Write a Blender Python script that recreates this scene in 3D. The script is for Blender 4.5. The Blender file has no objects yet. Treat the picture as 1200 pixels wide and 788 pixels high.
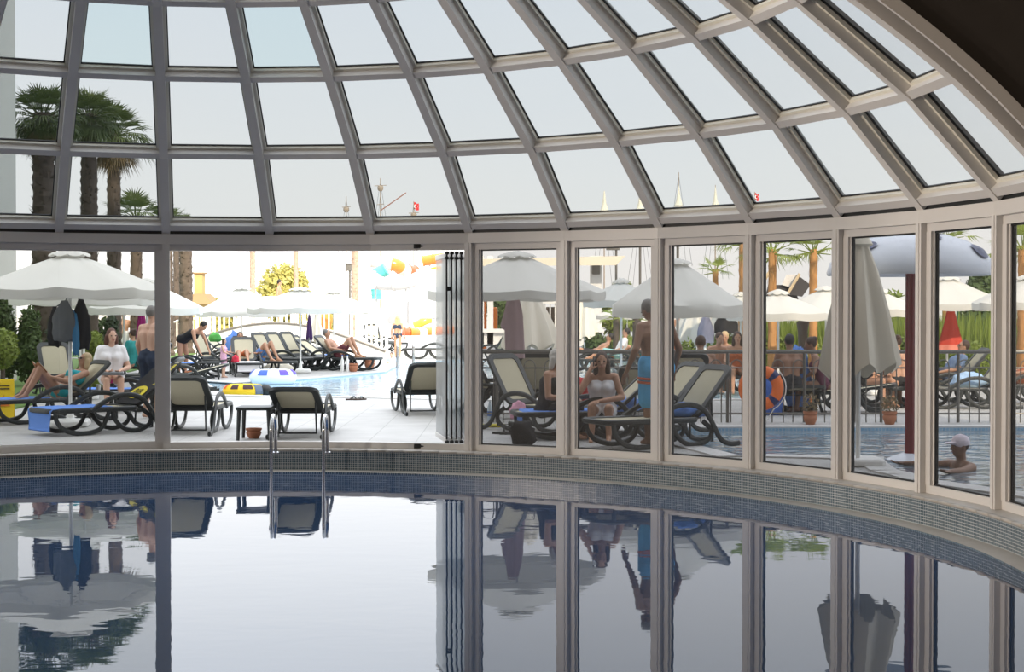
import bpy, bmesh, math, random
from math import sin, cos, pi, radians as R
from mathutils import Vector as V, Matrix, Quaternion, noise
from mathutils.geometry import tessellate_polygon
random.seed(7)
SC = bpy.context.scene
COL = SC.collection
F, PIT, EYE = 1817.8, 0.0169, 1.65          # focal length (px of the 1200 frame), downward pitch, eye height

# ------------------------------------------------------------------ helpers
def ray(u, v):
    x, y = (u-600)/F, (394-v)/F
    Y = cos(PIT)+y*sin(PIT); Z = -sin(PIT)+y*cos(PIT)
    return x/Y, Z/Y
def P(u, v, Y):                              # point seen at (u,v) at distance Y
    a, b = ray(u, v); return V((a*Y, Y, EYE+b*Y))
def G(u, v, z=0):                            # point on level z seen at (u,v)
    a, b = ray(u, v); Y = (z-EYE)/b; return V((a*Y, Y, z))
def X(u, Y): return (u-600)/F*Y
def Zv(v, Y): return P(600, v, Y).z

MATS = {}
def mat(name, col=(.8,.8,.8), rough=.5, metal=0, var=.0, scale=8, bump=0, trans=0, spec=.5, bscale=None):
    if name in MATS: return MATS[name]
    m = bpy.data.materials.new(name); m.use_nodes = True
    nt = m.node_tree; b = nt.nodes['Principled BSDF']
    b.inputs['Roughness'].default_value = rough; b.inputs['Metallic'].default_value = metal
    b.inputs['Specular IOR Level'].default_value = spec
    c4 = (*col, 1)
    tc = nt.nodes.new('ShaderNodeTexCoord')
    n = nt.nodes.new('ShaderNodeTexNoise'); n.inputs['Scale'].default_value = scale; n.inputs['Detail'].default_value = 4
    nt.links.new(tc.outputs['Object'], n.inputs['Vector'])
    mx = nt.nodes.new('ShaderNodeMix'); mx.data_type = 'RGBA'
    mx.inputs[6].default_value = tuple(max(0, c*(1-var)) for c in col)+(1,)
    mx.inputs[7].default_value = tuple(min(1, c*(1+var)) for c in col)+(1,)
    nt.links.new(n.outputs['Fac'], mx.inputs[0]); nt.links.new(mx.outputs[2], b.inputs['Base Color'])
    if bump:
        bp = nt.nodes.new('ShaderNodeBump'); bp.inputs['Strength'].default_value = bump; bp.inputs['Distance'].default_value = .02
        if bscale:
            n2 = nt.nodes.new('ShaderNodeTexNoise'); n2.inputs['Scale'].default_value = bscale
            nt.links.new(tc.outputs['Object'], n2.inputs['Vector']); nt.links.new(n2.outputs['Fac'], bp.inputs['Height'])
        else: nt.links.new(n.outputs['Fac'], bp.inputs['Height'])
        nt.links.new(bp.outputs['Normal'], b.inputs['Normal'])
    if trans:
        out = nt.nodes['Material Output']; t = nt.nodes.new('ShaderNodeBsdfTranslucent'); ms = nt.nodes.new('ShaderNodeMixShader')
        nt.links.new(mx.outputs[2], t.inputs['Color']); ms.inputs[0].default_value = trans
        nt.links.new(b.outputs[0], ms.inputs[1]); nt.links.new(t.outputs[0], ms.inputs[2]); nt.links.new(ms.outputs[0], out.inputs['Surface'])
    MATS[name] = m; return m

class MB:
    """collects shapes into one mesh"""
    def __init__(s): s.v = []; s.f = []; s.uv = {}
    def face(s, pts, uvs=None):
        i = len(s.v); s.v += [V(p) for p in pts]; s.f.append(tuple(range(i, i+len(pts))))
        if uvs: s.uv[len(s.f)-1] = uvs
    def box(s, c, d, M=None, bev=0):
        c = V(c); hx, hy, hz = d[0]/2, d[1]/2, d[2]/2; i = len(s.v)
        if bev:
            pr = []
            b = min(bev, hx*.9, hy*.9)
            for cx, cy, a0 in ((hx-b, hy-b, 0), (-hx+b, hy-b, 90), (-hx+b, -hy+b, 180), (hx-b, -hy+b, 270)):
                for k in range(4): a = R(a0+k*30); pr.append((cx+b*cos(a), cy+b*sin(a)))
            bb = min(b*.5, hz*.5)
            rows = [(-hz, bb), (-hz+bb, 0), (hz-bb, 0), (hz, bb)]
            n = len(pr)
            for z, ins in rows:
                for x, y in pr:
                    p = V((x*(1-ins/hx), y*(1-ins/hy), z)); s.v.append(c+(M@p if M else p))
            for r in range(3):
                for k in range(n): s.f.append((i+r*n+k, i+r*n+(k+1)%n, i+(r+1)*n+(k+1)%n, i+(r+1)*n+k))
            s.f.append(tuple(i+k for k in reversed(range(n)))); s.f.append(tuple(i+3*n+k for k in range(n)))
            return
        for z in (-hz, hz):
            for x, y in ((-hx,-hy),(hx,-hy),(hx,hy),(-hx,hy)):
                p = V((x,y,z)); s.v.append(c+(M@p if M else p))
        for q in ((3,2,1,0),(4,5,6,7),(0,1,5,4),(1,2,6,5),(2,3,7,6),(3,0,4,7)): s.f.append(tuple(i+k for k in q))
    def hexa(s, p):                          # 8 corners: bottom ring then top ring
        i = len(s.v); s.v += [V(q) for q in p]
        for q in ((3,2,1,0),(4,5,6,7),(0,1,5,4),(1,2,6,5),(2,3,7,6),(3,0,4,7)): s.f.append(tuple(i+k for k in q))
    def prism(s, poly, z0, z1):
        n = len(poly); i = len(s.v)
        for z in (z0, z1): s.v += [V((x,y,z)) for x,y in poly]
        for k in range(n): s.f.append((i+k, i+(k+1)%n, i+n+(k+1)%n, i+n+k))
        s.f.append(tuple(i+k for k in reversed(range(n)))); s.f.append(tuple(i+n+k for k in range(n)))
    def tube(s, path, r, n=8, closed=False, flat=None):
        """tube along a path; r number or list; flat=(w,h) gives an elliptical section (w sideways, h up)"""
        path = [V(p) for p in path]; m = len(path); i = len(s.v)
        rr = r if isinstance(r, (list,tuple)) else [r]*m
        prev = None
        for k, p in enumerate(path):
            a = path[(k-1)%m] if (closed or k>0) else p
            b = path[(k+1)%m] if (closed or k<m-1) else p
            t = (b-a).normalized()
            if prev is None:
                up = V((0,0,1)) if abs(t.z) < .95 else V((1,0,0))
                x = t.cross(up).normalized()
            else:
                x = (prev-t*prev.dot(t)).normalized()
            y = x.cross(t).normalized(); prev = x
            for j in range(n):
                an = 2*pi*j/n
                if flat: s.v.append(p+x*cos(an)*flat[0]*rr[k]+y*sin(an)*flat[1]*rr[k])
                else: s.v.append(p+(x*cos(an)+y*sin(an))*rr[k])
        for k in range(m if closed else m-1):
            for j in range(n):
                a = i+k*n+j; b = i+k*n+(j+1)%n; c = i+((k+1)%m)*n+(j+1)%n; d = i+((k+1)%m)*n+j
                s.f.append((a,b,c,d))
        if not closed:
            s.f.append(tuple(i+j for j in reversed(range(n)))); s.f.append(tuple(i+(m-1)*n+j for j in range(n)))
    def lathe(s, prof, n=16, c=(0,0,0), cap=True, fn=None):
        i = len(s.v); c = V(c); m = len(prof)
        for r, z in prof:
            for j in range(n):
                a = 2*pi*j/n; q = fn(a, r, z) if fn else 1
                s.v.append(c+V((r*q*cos(a), r*q*sin(a), z)))
        for k in range(m-1):
            for j in range(n): s.f.append((i+k*n+j, i+k*n+(j+1)%n, i+(k+1)*n+(j+1)%n, i+(k+1)*n+j))
        if cap: s.f.append(tuple(i+j for j in reversed(range(n)))); s.f.append(tuple(i+(m-1)*n+j for j in range(n)))
    def ell(s, c, r, B=None, n=12):          # ellipsoid; B: 3 axes
        c = V(c); i = len(s.v); m = n//2+1
        B = B or (V((1,0,0)), V((0,1,0)), V((0,0,1)))
        for k in range(1, m):
            t = pi*k/m
            for j in range(n):
                a = 2*pi*j/n
                s.v.append(c+B[0]*r[0]*sin(t)*cos(a)+B[1]*r[1]*sin(t)*sin(a)+B[2]*r[2]*cos(t))
        top = len(s.v); s.v.append(c+B[2]*r[2]); s.v.append(c-B[2]*r[2])
        for k in range(m-2):
            for j in range(n): s.f.append((i+(k+1)*n+j, i+(k+1)*n+(j+1)%n, i+k*n+(j+1)%n, i+k*n+j))
        for j in range(n):
            s.f.append((i+j, i+(j+1)%n, top)); s.f.append((i+(m-2)*n+(j+1)%n, i+(m-2)*n+j, top+1))
    def cap(s, p0, r0, p1, r1, n=10):        # tapered capsule
        p0, p1 = V(p0), V(p1); d = p1-p0
        if d.length < 1e-5: s.ell(p0, (r0,r0,r0)); return
        t = d.normalized(); path = []; rr = []
        for a in (-80, -50, -20): path.append(p0+t*r0*sin(R(a))); rr.append(r0*cos(R(a)))
        path += [p0, p1]; rr += [r0, r1]
        for a in (20, 50, 80): path.append(p1+t*r1*sin(R(a))); rr.append(r1*cos(R(a)))
        s.tube(path, rr, n)
    def mesh(s, name, m=None, smooth=False):
        me = bpy.data.meshes.new(name); me.from_pydata([tuple(p) for p in s.v], [], s.f)
        if s.uv:
            ul = me.uv_layers.new(name='UVMap')
            for p in me.polygons:
                if p.index in s.uv:
                    for li, uvw in zip(p.loop_indices, s.uv[p.index]): ul.data[li].uv = uvw
        if m: me.materials.append(m)
        if smooth is True: me.polygons.foreach_set('use_smooth', [True]*len(me.polygons))
        elif smooth:
            me.polygons.foreach_set('use_smooth', [True]*len(me.polygons)); me.set_sharp_from_angle(angle=R(smooth))
        me.update(); return me
    def build(s, name, m, parent=None, smooth=40):
        return link(name, s.mesh(name, m, smooth), parent)

def link(name, me, parent=None, loc=None, rz=0):
    o = bpy.data.objects.new(name, me); COL.objects.link(o)
    if parent: o.parent = parent
    if loc is not None: o.location = loc
    if rz: o.rotation_euler[2] = rz
    return o
def tag(o, label, cat, group=None, kind=None):
    o['label'] = label; o['category'] = cat
    if group: o['group'] = group
    if kind: o['kind'] = kind
    return o
def thing(name, label, cat, loc=(0,0,0), rz=0, group=None):
    o = bpy.data.objects.new(name, None); COL.objects.link(o); o.empty_display_size = .1
    o.location = loc; o.rotation_euler[2] = rz
    return tag(o, label, cat, group)
def struct(o): o['kind'] = 'structure'; return o
def sempty(name):
    o = bpy.data.objects.new(name, None); COL.objects.link(o); return struct(o)
def dup(root, loc, rz, label, group=None):    # copy a thing with its parts and sub-parts
    r = root.copy(); COL.objects.link(r); r.location = loc; r.rotation_euler[2] = rz; r['label'] = label
    if group: r['group'] = group
    for ch in list(root.children):
        c = ch.copy(); COL.objects.link(c); c.parent = r
        for g in list(ch.children):
            d = g.copy(); COL.objects.link(d); d.parent = c
    return r
def poly_fill(name, loops, z, m):             # flat polygon with holes
    L = [[V((x,y,z)) for x,y in l] for l in loops]
    tris = tessellate_polygon(L); flat = [p for l in L for p in l]
    me = bpy.data.meshes.new(name)
    fs = []
    for t in tris:
        a, b, c = (flat[k] for k in t)
        fs.append(t if (b-a).cross(c-a).z > 0 else t[::-1])
    me.from_pydata([tuple(p) for p in flat], [], fs); me.materials.append(m); me.update()
    return link(name, me)
def smoothpath(pts, k=4):                     # Catmull-Rom
    pts = [V(p) for p in pts]; out = []
    for i in range(len(pts)-1):
        p0 = pts[max(i-1,0)]; p1 = pts[i]; p2 = pts[i+1]; p3 = pts[min(i+2,len(pts)-1)]
        for j in range(k):
            t = j/k
            out.append(.5*((2*p1)+(p2-p0)*t+(2*p0-5*p1+4*p2-p3)*t*t+(3*p1-p0-3*p2+p3)*t**3))
    return out+[pts[-1]]

# ------------------------------------------------------------------ materials
def glass(name, tint, refl=1.0):
    m = bpy.data.materials.new(name); m.use_nodes = True; nt = m.node_tree; nt.nodes.clear()
    out = nt.nodes.new('ShaderNodeOutputMaterial'); t = nt.nodes.new('ShaderNodeBsdfTransparent'); g = nt.nodes.new('ShaderNodeBsdfGlossy')
    t.inputs['Color'].default_value = (*[c**.5 for c in tint], 1)   # two faces per pane; g.inputs['Roughness'].default_value = .0; g.inputs['Color'].default_value = (refl,refl,refl,1)
    lw = nt.nodes.new('ShaderNodeLayerWeight'); lw.inputs['Blend'].default_value = .5
    pw = nt.nodes.new('ShaderNodeMath'); pw.operation = 'POWER'; pw.inputs[1].default_value = 5; nt.links.new(lw.outputs['Facing'], pw.inputs[0])
    fr = nt.nodes.new('ShaderNodeMath'); fr.operation = 'MULTIPLY_ADD'; fr.inputs[1].default_value = .7; fr.inputs[2].default_value = .022; nt.links.new(pw.outputs[0], fr.inputs[0])
    ms = nt.nodes.new('ShaderNodeMixShader')
    nt.links.new(fr.outputs[0], ms.inputs[0]); nt.links.new(t.outputs[0], ms.inputs[1]); nt.links.new(g.outputs[0], ms.inputs[2])
    nt.links.new(ms.outputs[0], out.inputs['Surface']); return m
GL_DOME = glass('dome_glass', (.405,.425,.433), .8)
GL_DOME2 = glass('dome_glass_blue', (.36,.415,.425), .8)
GL_WALL = glass('wall_glass', (.44,.44,.442), .8)
GL_LEFT = glass('wall_glass_clear', (.68,.68,.67), .8)
GL_DOOR = glass('door_glass', (.62,.64,.65), .9)

def water(name, col, ior, wave_scale, dist, sx=1, sy=1, rough=.01):
    m = bpy.data.materials.new(name); m.use_nodes = True; nt = m.node_tree; b = nt.nodes['Principled BSDF']
    b.inputs['Base Color'].default_value = (*col,1); b.inputs['Roughness'].default_value = rough; b.inputs['IOR'].default_value = ior
    tc = nt.nodes.new('ShaderNodeTexCoord'); mp = nt.nodes.new('ShaderNodeMapping'); mp.inputs['Scale'].default_value = (sx,sy,1)
    n = nt.nodes.new('ShaderNodeTexNoise'); n.inputs['Scale'].default_value = wave_scale; n.inputs['Detail'].default_value = 2.5
    bp = nt.nodes.new('ShaderNodeBump'); bp.inputs['Strength'].default_value = 1; bp.inputs['Distance'].default_value = dist
    nt.links.new(tc.outputs['Object'], mp.inputs['Vector']); nt.links.new(mp.outputs[0], n.inputs['Vector'])
    nt.links.new(n.outputs['Fac'], bp.inputs['Height']); nt.links.new(bp.outputs['Normal'], b.inputs['Normal'])
    return m
WATER_IN = water('indoor_water', (.03,.07,.16), 1.75, 2.2, .0009, 1, 1.6)
WATER_OUT = water('outdoor_water', (.17,.23,.28), 1.6, 2.4, .04, 1, 1.5)
WATER_FAR = water('far_water', (.50,.72,.86), 1.4, 2.2, .02, 1, 1.5)

def tiles(name, c1, c2, mortar, w, h, ms, coord='UV', rough=.25):
    m = bpy.data.materials.new(name); m.use_nodes = True; nt = m.node_tree; b = nt.nodes['Principled BSDF']
    tc = nt.nodes.new('ShaderNodeTexCoord'); br = nt.nodes.new('ShaderNodeTexBrick')
    br.offset = 0; br.inputs['Scale'].default_value = 1; br.inputs['Brick Width'].default_value = w; br.inputs['Row Height'].default_value = h
    br.inputs['Mortar Size'].default_value = ms; br.inputs['Mortar Smooth'].default_value = .1
    br.inputs['Color1'].default_value = (*c1,1); br.inputs['Color2'].default_value = (*c2,1); br.inputs['Mortar'].default_value = (*mortar,1)
    n = nt.nodes.new('ShaderNodeTexNoise'); n.inputs['Scale'].default_value = 2.3; n.inputs['Detail'].default_value = 5
    mx = nt.nodes.new('ShaderNodeMix'); mx.data_type = 'RGBA'; mx.blend_type = 'MULTIPLY'; mx.inputs[0].default_value = .35
    nt.links.new(tc.outputs[coord], br.inputs['Vector']); nt.links.new(tc.outputs[coord], n.inputs['Vector'])
    nt.links.new(br.outputs['Color'], mx.inputs[6]); nt.links.new(n.outputs['Fac'], mx.inputs[7])
    nt.links.new(mx.outputs[2], b.inputs['Base Color']); b.inputs['Roughness'].default_value = rough
    return m
MOSAIC = tiles('pool_mosaic', (.055,.095,.125), (.105,.16,.20), (.58,.61,.62), .026, .026, .0026)
PAVING = tiles('deck_paving', (.50,.495,.48), (.47,.465,.45), (.34,.335,.32), .60, .60, .007, 'Object', .6)
FLOORT = tiles('indoor_floor_tiles', (.42,.40,.38), (.38,.36,.34), (.25,.24,.22), .45, .45, .006, 'Object', .3)
FRAME = mat('frame_white_aluminium', (.66,.64,.62), .38, 0, .03, 6)
FRAME_G = mat('frame_bead', (.72,.70,.62), .45, 0, .05, 9)
GASKET = mat('black_gasket', (.012,.013,.014), .5)
LEDGE = mat('stone_ledge', (.46,.43,.39), .45, 0, .15, 5)
WALLD = mat('dark_brown_plaster', (.055,.047,.042), .8, 0, .15, 3)
WALLI = mat('interior_wall_paint', (.34,.31,.28), .7, 0, .06, 2)
STEEL = mat('chrome_steel', (.78,.78,.80), .12, 1)
BRONZE = mat('dark_bronze_metal', (.15,.14,.125), .4, .3, .1, 5)
RESIN = mat('charcoal_resin', (.022,.026,.026), .42, 0, .15, 6)
SLING = mat('beige_textile', (.47,.43,.31), .8, 0, .08, 60, .1)
CANVAS = mat('cream_canvas', (.70,.69,.64), .85, 0, .02, 3, 0, .18)
CANVASF = mat('folded_canvas', (.80,.74,.62), .85, 0, .05, 4, .3)
POLEW = mat('white_pole_paint', (.82,.82,.80), .35)
WHITE = mat('white_plaster', (.72,.715,.70), .6, 0, .03, 2)
TERRA = mat('terracotta', (.42,.17,.09), .75, 0, .15, 9)
BLUET = mat('blue_towelling', (.15,.29,.70), .95, 0, .15, 30, .35, 0, .1, 90)
LEAFS = {n: mat('leaf_'+n, c, .6, 0, .35, 3, 0, .3) for n, c in dict(dark=(.035,.06,.02), mid=(.075,.12,.03), bright=(.20,.26,.04), yellow=(.46,.42,.12), palm=(.085,.115,.035), palmlit=(.26,.32,.05), dead=(.20,.15,.08)).items()}  # palmlit is the palm leaf with sunlight put into its colour
BARK = mat('palm_bark', (.085,.064,.048), .9, 0, .5, 7, .8)
BARK_LIT = mat('orange_palm_bark', (.50,.25,.09), .9, 0, .4, 7, .6)  # orange sunlight on the trunks is put into the bark colour
BARKP = mat('pale_palm_bark', (.40,.29,.22), .9, 0, .3, 7, .6)
GRASS = mat('lawn_grass', (.09,.17,.03), .9, 0, .4, 6, .5)

# ------------------------------------------------------------------ camera, sky, sun
cam = bpy.data.cameras.new('camera'); co = bpy.data.objects.new('camera', cam); COL.objects.link(co)
co.location = (0,0,EYE); co.rotation_euler = (pi/2-PIT, 0, 0)
cam.sensor_width = 36; cam.lens = 36*F/1200; cam.clip_end = 2000
SC.camera = co
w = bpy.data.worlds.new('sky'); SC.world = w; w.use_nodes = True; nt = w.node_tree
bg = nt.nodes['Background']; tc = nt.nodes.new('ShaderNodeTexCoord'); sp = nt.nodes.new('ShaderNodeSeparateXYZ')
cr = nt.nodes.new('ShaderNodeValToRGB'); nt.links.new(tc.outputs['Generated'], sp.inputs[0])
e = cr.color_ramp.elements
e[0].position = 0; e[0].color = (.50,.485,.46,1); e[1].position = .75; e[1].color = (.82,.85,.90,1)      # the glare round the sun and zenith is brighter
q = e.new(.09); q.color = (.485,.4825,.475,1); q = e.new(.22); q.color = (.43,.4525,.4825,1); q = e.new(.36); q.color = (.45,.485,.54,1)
nz = nt.nodes.new('ShaderNodeTexNoise'); nz.inputs['Scale'].default_value = 3; nz.inputs['Detail'].default_value = 6
mpn = nt.nodes.new('ShaderNodeMapping'); mpn.inputs['Scale'].default_value = (1,1,4)
nt.links.new(tc.outputs['Generated'], mpn.inputs[0]); nt.links.new(mpn.outputs[0], nz.inputs['Vector'])
ma = nt.nodes.new('ShaderNodeMath'); ma.operation = 'MULTIPLY_ADD'; ma.inputs[1].default_value = .10; nt.links.new(nz.outputs['Fac'], ma.inputs[0])
ad = nt.nodes.new('ShaderNodeMath'); ad.operation = 'SUBTRACT'; ad.inputs[1].default_value = .05
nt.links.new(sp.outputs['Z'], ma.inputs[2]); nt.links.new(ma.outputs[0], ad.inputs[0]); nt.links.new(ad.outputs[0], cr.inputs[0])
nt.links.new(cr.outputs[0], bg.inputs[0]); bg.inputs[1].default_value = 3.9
sun = bpy.data.lights.new('sun', 'SUN'); so = bpy.data.objects.new('sun', sun); COL.objects.link(so)
sun.energy = 7.0; sun.angle = R(1.0); sun.color = (1,.86,.66)
SUND = V((.40,-.917,0)).normalized()*cos(R(32))+V((0,0,sin(R(32))))     # towards the sun: behind the hotel, to the right
so.rotation_euler = SUND.to_track_quat('Z','Y').to_euler()
vs = SC.view_settings; vs.view_transform = 'Standard'; vs.look = 'None'; vs.gamma = 1; vs.exposure = 0; vs.use_curve_mapping = False

# ------------------------------------------------------------------ dome and glazed drum
CX, CY, T0, DT = -2.7884, 11.5845, -.3659, .1758
def pol(r, a, z): return V((CX+r*sin(a), CY+r*cos(a), z))
def ak(k): return max(-1.569, min(1.565, T0+k*DT))
K0, K1 = -7, 11
PROF = [(6.8928,2.545),(6.1187,3.352),(5.1758,4.091),(4.2419,4.715),(3.2,5.28),(2.0,5.75),(.6,6.06)]
def nrm(i):                                     # outward normal of profile at ring i
    a = PROF[max(i-1,0)]; b = PROF[min(i+1,len(PROF)-1)]
    dr, dz = b[0]-a[0], b[1]-a[1]; L = math.hypot(dr,dz); return dz/L, -dr/L
def dpt(i, a, off, depth):                      # on ring i, angle a, tangential offset, outward depth
    nr, nz_ = nrm(i); r = PROF[i][0]+nr*depth; z = PROF[i][1]+nz_*depth
    return pol(r, a, z)+V((cos(a), -sin(a), 0))*off
ceil_ = sempty('ceiling')
def rib_mesh(a, w_, d0, d1):
    b = MB(); n = len(PROF)
    for i in range(n-1):
        pts = []
        for j in (i, i+1):
            ww = w_/2 if j < 5 else w_/3
            pts.append([dpt(j,a,-ww,d0), dpt(j,a,ww,d0), dpt(j,a,ww,d1), dpt(j,a,-ww,d1)])
        A, B = pts
        for q in range(4): b.face([A[q], A[(q+1)%4], B[(q+1)%4], B[q]])
        if i == 0: b.face(A[::-1])
        if i == n-2: b.face(B)
    bm = bmesh.new(); me = b.mesh('rib'); bm.from_mesh(me); bmesh.ops.remove_doubles(bm, verts=bm.verts, dist=1e-4); bmesh.ops.recalc_face_normals(bm, faces=bm.faces); bm.to_mesh(me); bm.free()
    return me
for k in range(K0, K1+1):
    me = rib_mesh(ak(k), .095, 0, .19); me.materials.append(FRAME); link('dome_rib', me, ceil_)
def bar_between(b, p0, p1, w_, d, nv, tv):
    pass
for i in range(0, 7):
    b = MB()
    for k in range(K0, K1):
        a0, a1 = ak(k), ak(k+1)
        # bar cross-section along the profile tangent
        nr, nz_ = nrm(i); tr, tz = -nz_, nr
        def cp(a, s_, d):
            return pol(PROF[i][0]+nr*d+tr*s_, a, PROF[i][1]+nz_*d+tz*s_)
        h0, h1 = (0.035,.12) if i == 0 else (-.005,.075)
        b.hexa([cp(a0,h0,.015), cp(a1,h0,.015), cp(a1,h0,.17), cp(a0,h0,.17), cp(a0,h1,.015), cp(a1,h1,.015), cp(a1,h1,.17), cp(a0,h1,.17)])
    b.build('dome_ring_bar', FRAME, ceil_, False)
b = MB(); b.lathe([(.62,6.0),(.66,6.06),(.5,6.2),(.05,6.26)], 24, (CX,CY,0)); b.build('dome_crown', FRAME, ceil_)
nw = 0
for k in range(K0, K1):
    for i in range(0, 6):
        nw += 1
        wnd = sempty('window_%d' % nw)
        a0, a1 = ak(k), ak(k+1)
        w2 = .0475 if i < 5 else .035
        def q(j, a, t, d, s_):
            nr, nz_ = nrm(j); tr, tz = -nz_, nr
            return pol(PROF[j][0]+nr*d+tr*s_, a, PROF[j][1]+nz_*d+tz*s_)+V((cos(a),-sin(a),0))*t
        lo, hi = (.12 if i == 0 else .075), -.005
        def quad(t, e_, d): return [q(i,a0,w2+t,d,lo+e_), q(i,a1,-w2-t,d,lo+e_), q(i+1,a1,-w2-t,d,hi-e_), q(i+1,a0,w2+t,d,hi-e_)]
        fw = .045
        for nm, m_, t0_, t1_, d0, d1 in (('bead', FRAME_G, 0, fw*.72, .085, .12), ('gasket', GASKET, fw*.55, fw, .12, .135)):
            b = MB(); O0, I0, O1, I1 = quad(t0_,t0_,d0), quad(t1_,t1_,d0), quad(t0_,t0_,d1), quad(t1_,t1_,d1)
            for s_ in range(4):
                n_ = (s_+1)%4
                b.hexa([O0[s_],O0[n_],I0[n_],I0[s_],O1[s_],O1[n_],I1[n_],I1[s_]])
            b.build(nm, m_, wnd, False)
        b = MB(); g = quad(.01,.01,.137); h = quad(.01,.01,.145); b.hexa(g+h)
        b.build('pane', GL_DOME2 if (k,i) in ((0,2),(2,2)) else GL_DOME, wnd, False)

# ring beam, posts, heads and sills
def arcbox(b, k0, k1, r0, r1, z0, z1):
    for k in range(k0, k1):
        a0, a1 = ak(k), ak(k+1)
        b.hexa([pol(r0,a0,z0),pol(r0,a1,z0),pol(r1,a1,z0),pol(r1,a0,z0),pol(r0,a0,z1),pol(r0,a1,z1),pol(r1,a1,z1),pol(r1,a0,z1)])
RI = 6.915
b = MB(); arcbox(b, K0, K1, 6.875, 7.07, 2.425, 2.545); struct(b.build('trim_1', FRAME, None, False))
b = MB(); arcbox(b, K0, K1, RI+.02, 7.05, 2.352, 2.425); struct(b.build('trim_2', FRAME, None, False))
b = MB(); arcbox(b, K0, K1, RI+.02, 7.05, 0, .075); struct(b.build('trim_3', FRAME, None, False))
b = MB(); arcbox(b, K0, K1, RI+.02, 7.06, 2.545, 2.60); struct(b.build('trim_4', GASKET, None, False))
def radial_box(b, a, r0, r1, w_, z0, z1, off=0):
    t = V((cos(a),-sin(a),0))
    c = [pol(r0,a,0)+t*(off-w_/2), pol(r0,a,0)+t*(off+w_/2), pol(r1,a,0)+t*(off+w_/2), pol(r1,a,0)+t*(off-w_/2)]
    b.hexa([V((p.x,p.y,z0)) for p in c]+[V((p.x,p.y,z1)) for p in c])
nt_ = 4
OPEN = (1,2,3)
for k in range(K0, K1+1):
    if k in (0,2,3): continue                    # no post across the wide left pane or the folded-open bays
    nt_ += 1
    o = sempty('trim_%d' % nt_)
    b = MB(); radial_box(b, ak(k), RI-.045, 7.055, .085, .0, 2.43); b.build('mullion', FRAME, o, False)
    b = MB(); radial_box(b, ak(k), RI-.052, RI-.045, .03, .0, 2.43); b.build('mullion_rib', FRAME, o, False)
for k in range(K0, K1):
    if k in OPEN: continue
    nw += 1; wnd = sempty('window_%d' % nw)
    a0, a1 = ak(k), ak(k+1)
    b = MB()
    for a, sg in ((a0,1),(a1,-1)):
        if k in (-1,0) and ((k==-1 and sg==-1) or (k==0 and sg==1)): continue
        radial_box(b, a, RI+.01, 6.997, .075, .075, 2.352, sg*.078)
        radial_box(b, a, RI+.035, 6.99, .02, .075, 2.352, sg*.125)
    if b.v: b.build('stile', FRAME, wnd, False)
    b = MB(); arcbox(b, k, k+1, 6.965, 6.995, .075, .090); arcbox(b, k, k+1, 6.965, 6.995, 2.337, 2.352)
    b.build('bead', GASKET if k > 3 else FRAME, wnd, False)
    if k > 3:
        b = MB()
        for a, sg in ((a0,1),(a1,-1)): radial_box(b, a, 6.962, 6.995, .008, .09, 2.337, sg*.137)
        b.build('gasket', GASKET, wnd, False)
    b = MB()
    arcbox(b, k, k+1, 6.978, 6.986, .085, 2.34)
    b.build('pane', GL_LEFT if k < 2 else GL_WALL, wnd, False)

# folded stack of frameless glass doors beside the opening
near = G(523.5,527); dv = V((-.17,.985,0)).normalized(); tv = V((dv.y,-dv.x,0))
for i in range(5):
    d = thing('folding_glass_door', ['folded glass door panel at the open end of the stack, angled outward','second glass door panel from the open end of the folded stack','middle glass door panel of the folded stack','fourth glass door panel from the open end of the folded stack','folded glass door panel nearest the white post'][i], 'door', near+tv*(.058*i)+V((0,0,.0)), 0, 'folded glass door panels')
    dd = (dv+tv*(.0 if i == 0 else .02*i)).normalized(); ang = math.atan2(dd.y, dd.x)
    M = Matrix.Rotation(ang, 3, 'Z')
    b = MB(); b.box(M@V((.5,0,1.2)), (.98,.010,2.14), M); b.build('glass', GL_DOOR, d, False)
    for nm, z in (('bottom_rail', .105), ('top_rail', 2.292)):
        b = MB(); b.box(M@V((.5,0,z)), (1.0,.026,.06), M, .008); b.build(nm, FRAME, d)
    b = MB(); b.box(M@V((-.004,0,1.2)), (.014,.02,2.16), M); b.build('edge_seal', GASKET, d)
    for nm, zs in (('lower_hinge', (.09,.03)), ('upper_hinge', (2.26,2.32))):
        b = MB()
        for q_ in (0,1): b.lathe([(.012,-.02),(.026,-.012),(.026,.012),(.012,.02)], 10, (M@V((-.02-.03*q_,0,zs[q_]))))
        b.tube([M@V((-.02,0,zs[0])), M@V((-.05,0,zs[1]))], .011, 6); b.build(nm, GASKET, d)
    if i == 0:
        b = MB(); b.tube([M@V((.02,-.05,1.9)), M@V((.3,-.02,1.9))], .012, 6); b.lathe([(.03,-.025),(.03,.025)], 10, M@V((.08,-.03,1.9))); b.build('lock_bolt', GASKET, d)
for (vv, z_, nm) in ((290,2.40,'top'),(522,.04,'bottom')):
    p = pol(RI, ak(3)+.083, z_)
    o = thing('track_latch', 'small black latch on the %s track left of the folded doors' % nm, 'latch', p, 0, 'track latches')
    b = MB(); b.box((0,0,0), (.09,.035,.055), None, .01); b.build('body', GASKET, o)
    b = MB(); b.tube([(.03,-.015,.0),(.13,-.015,.0)], .012, 6); b.build('bolt', GASKET, o)

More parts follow.
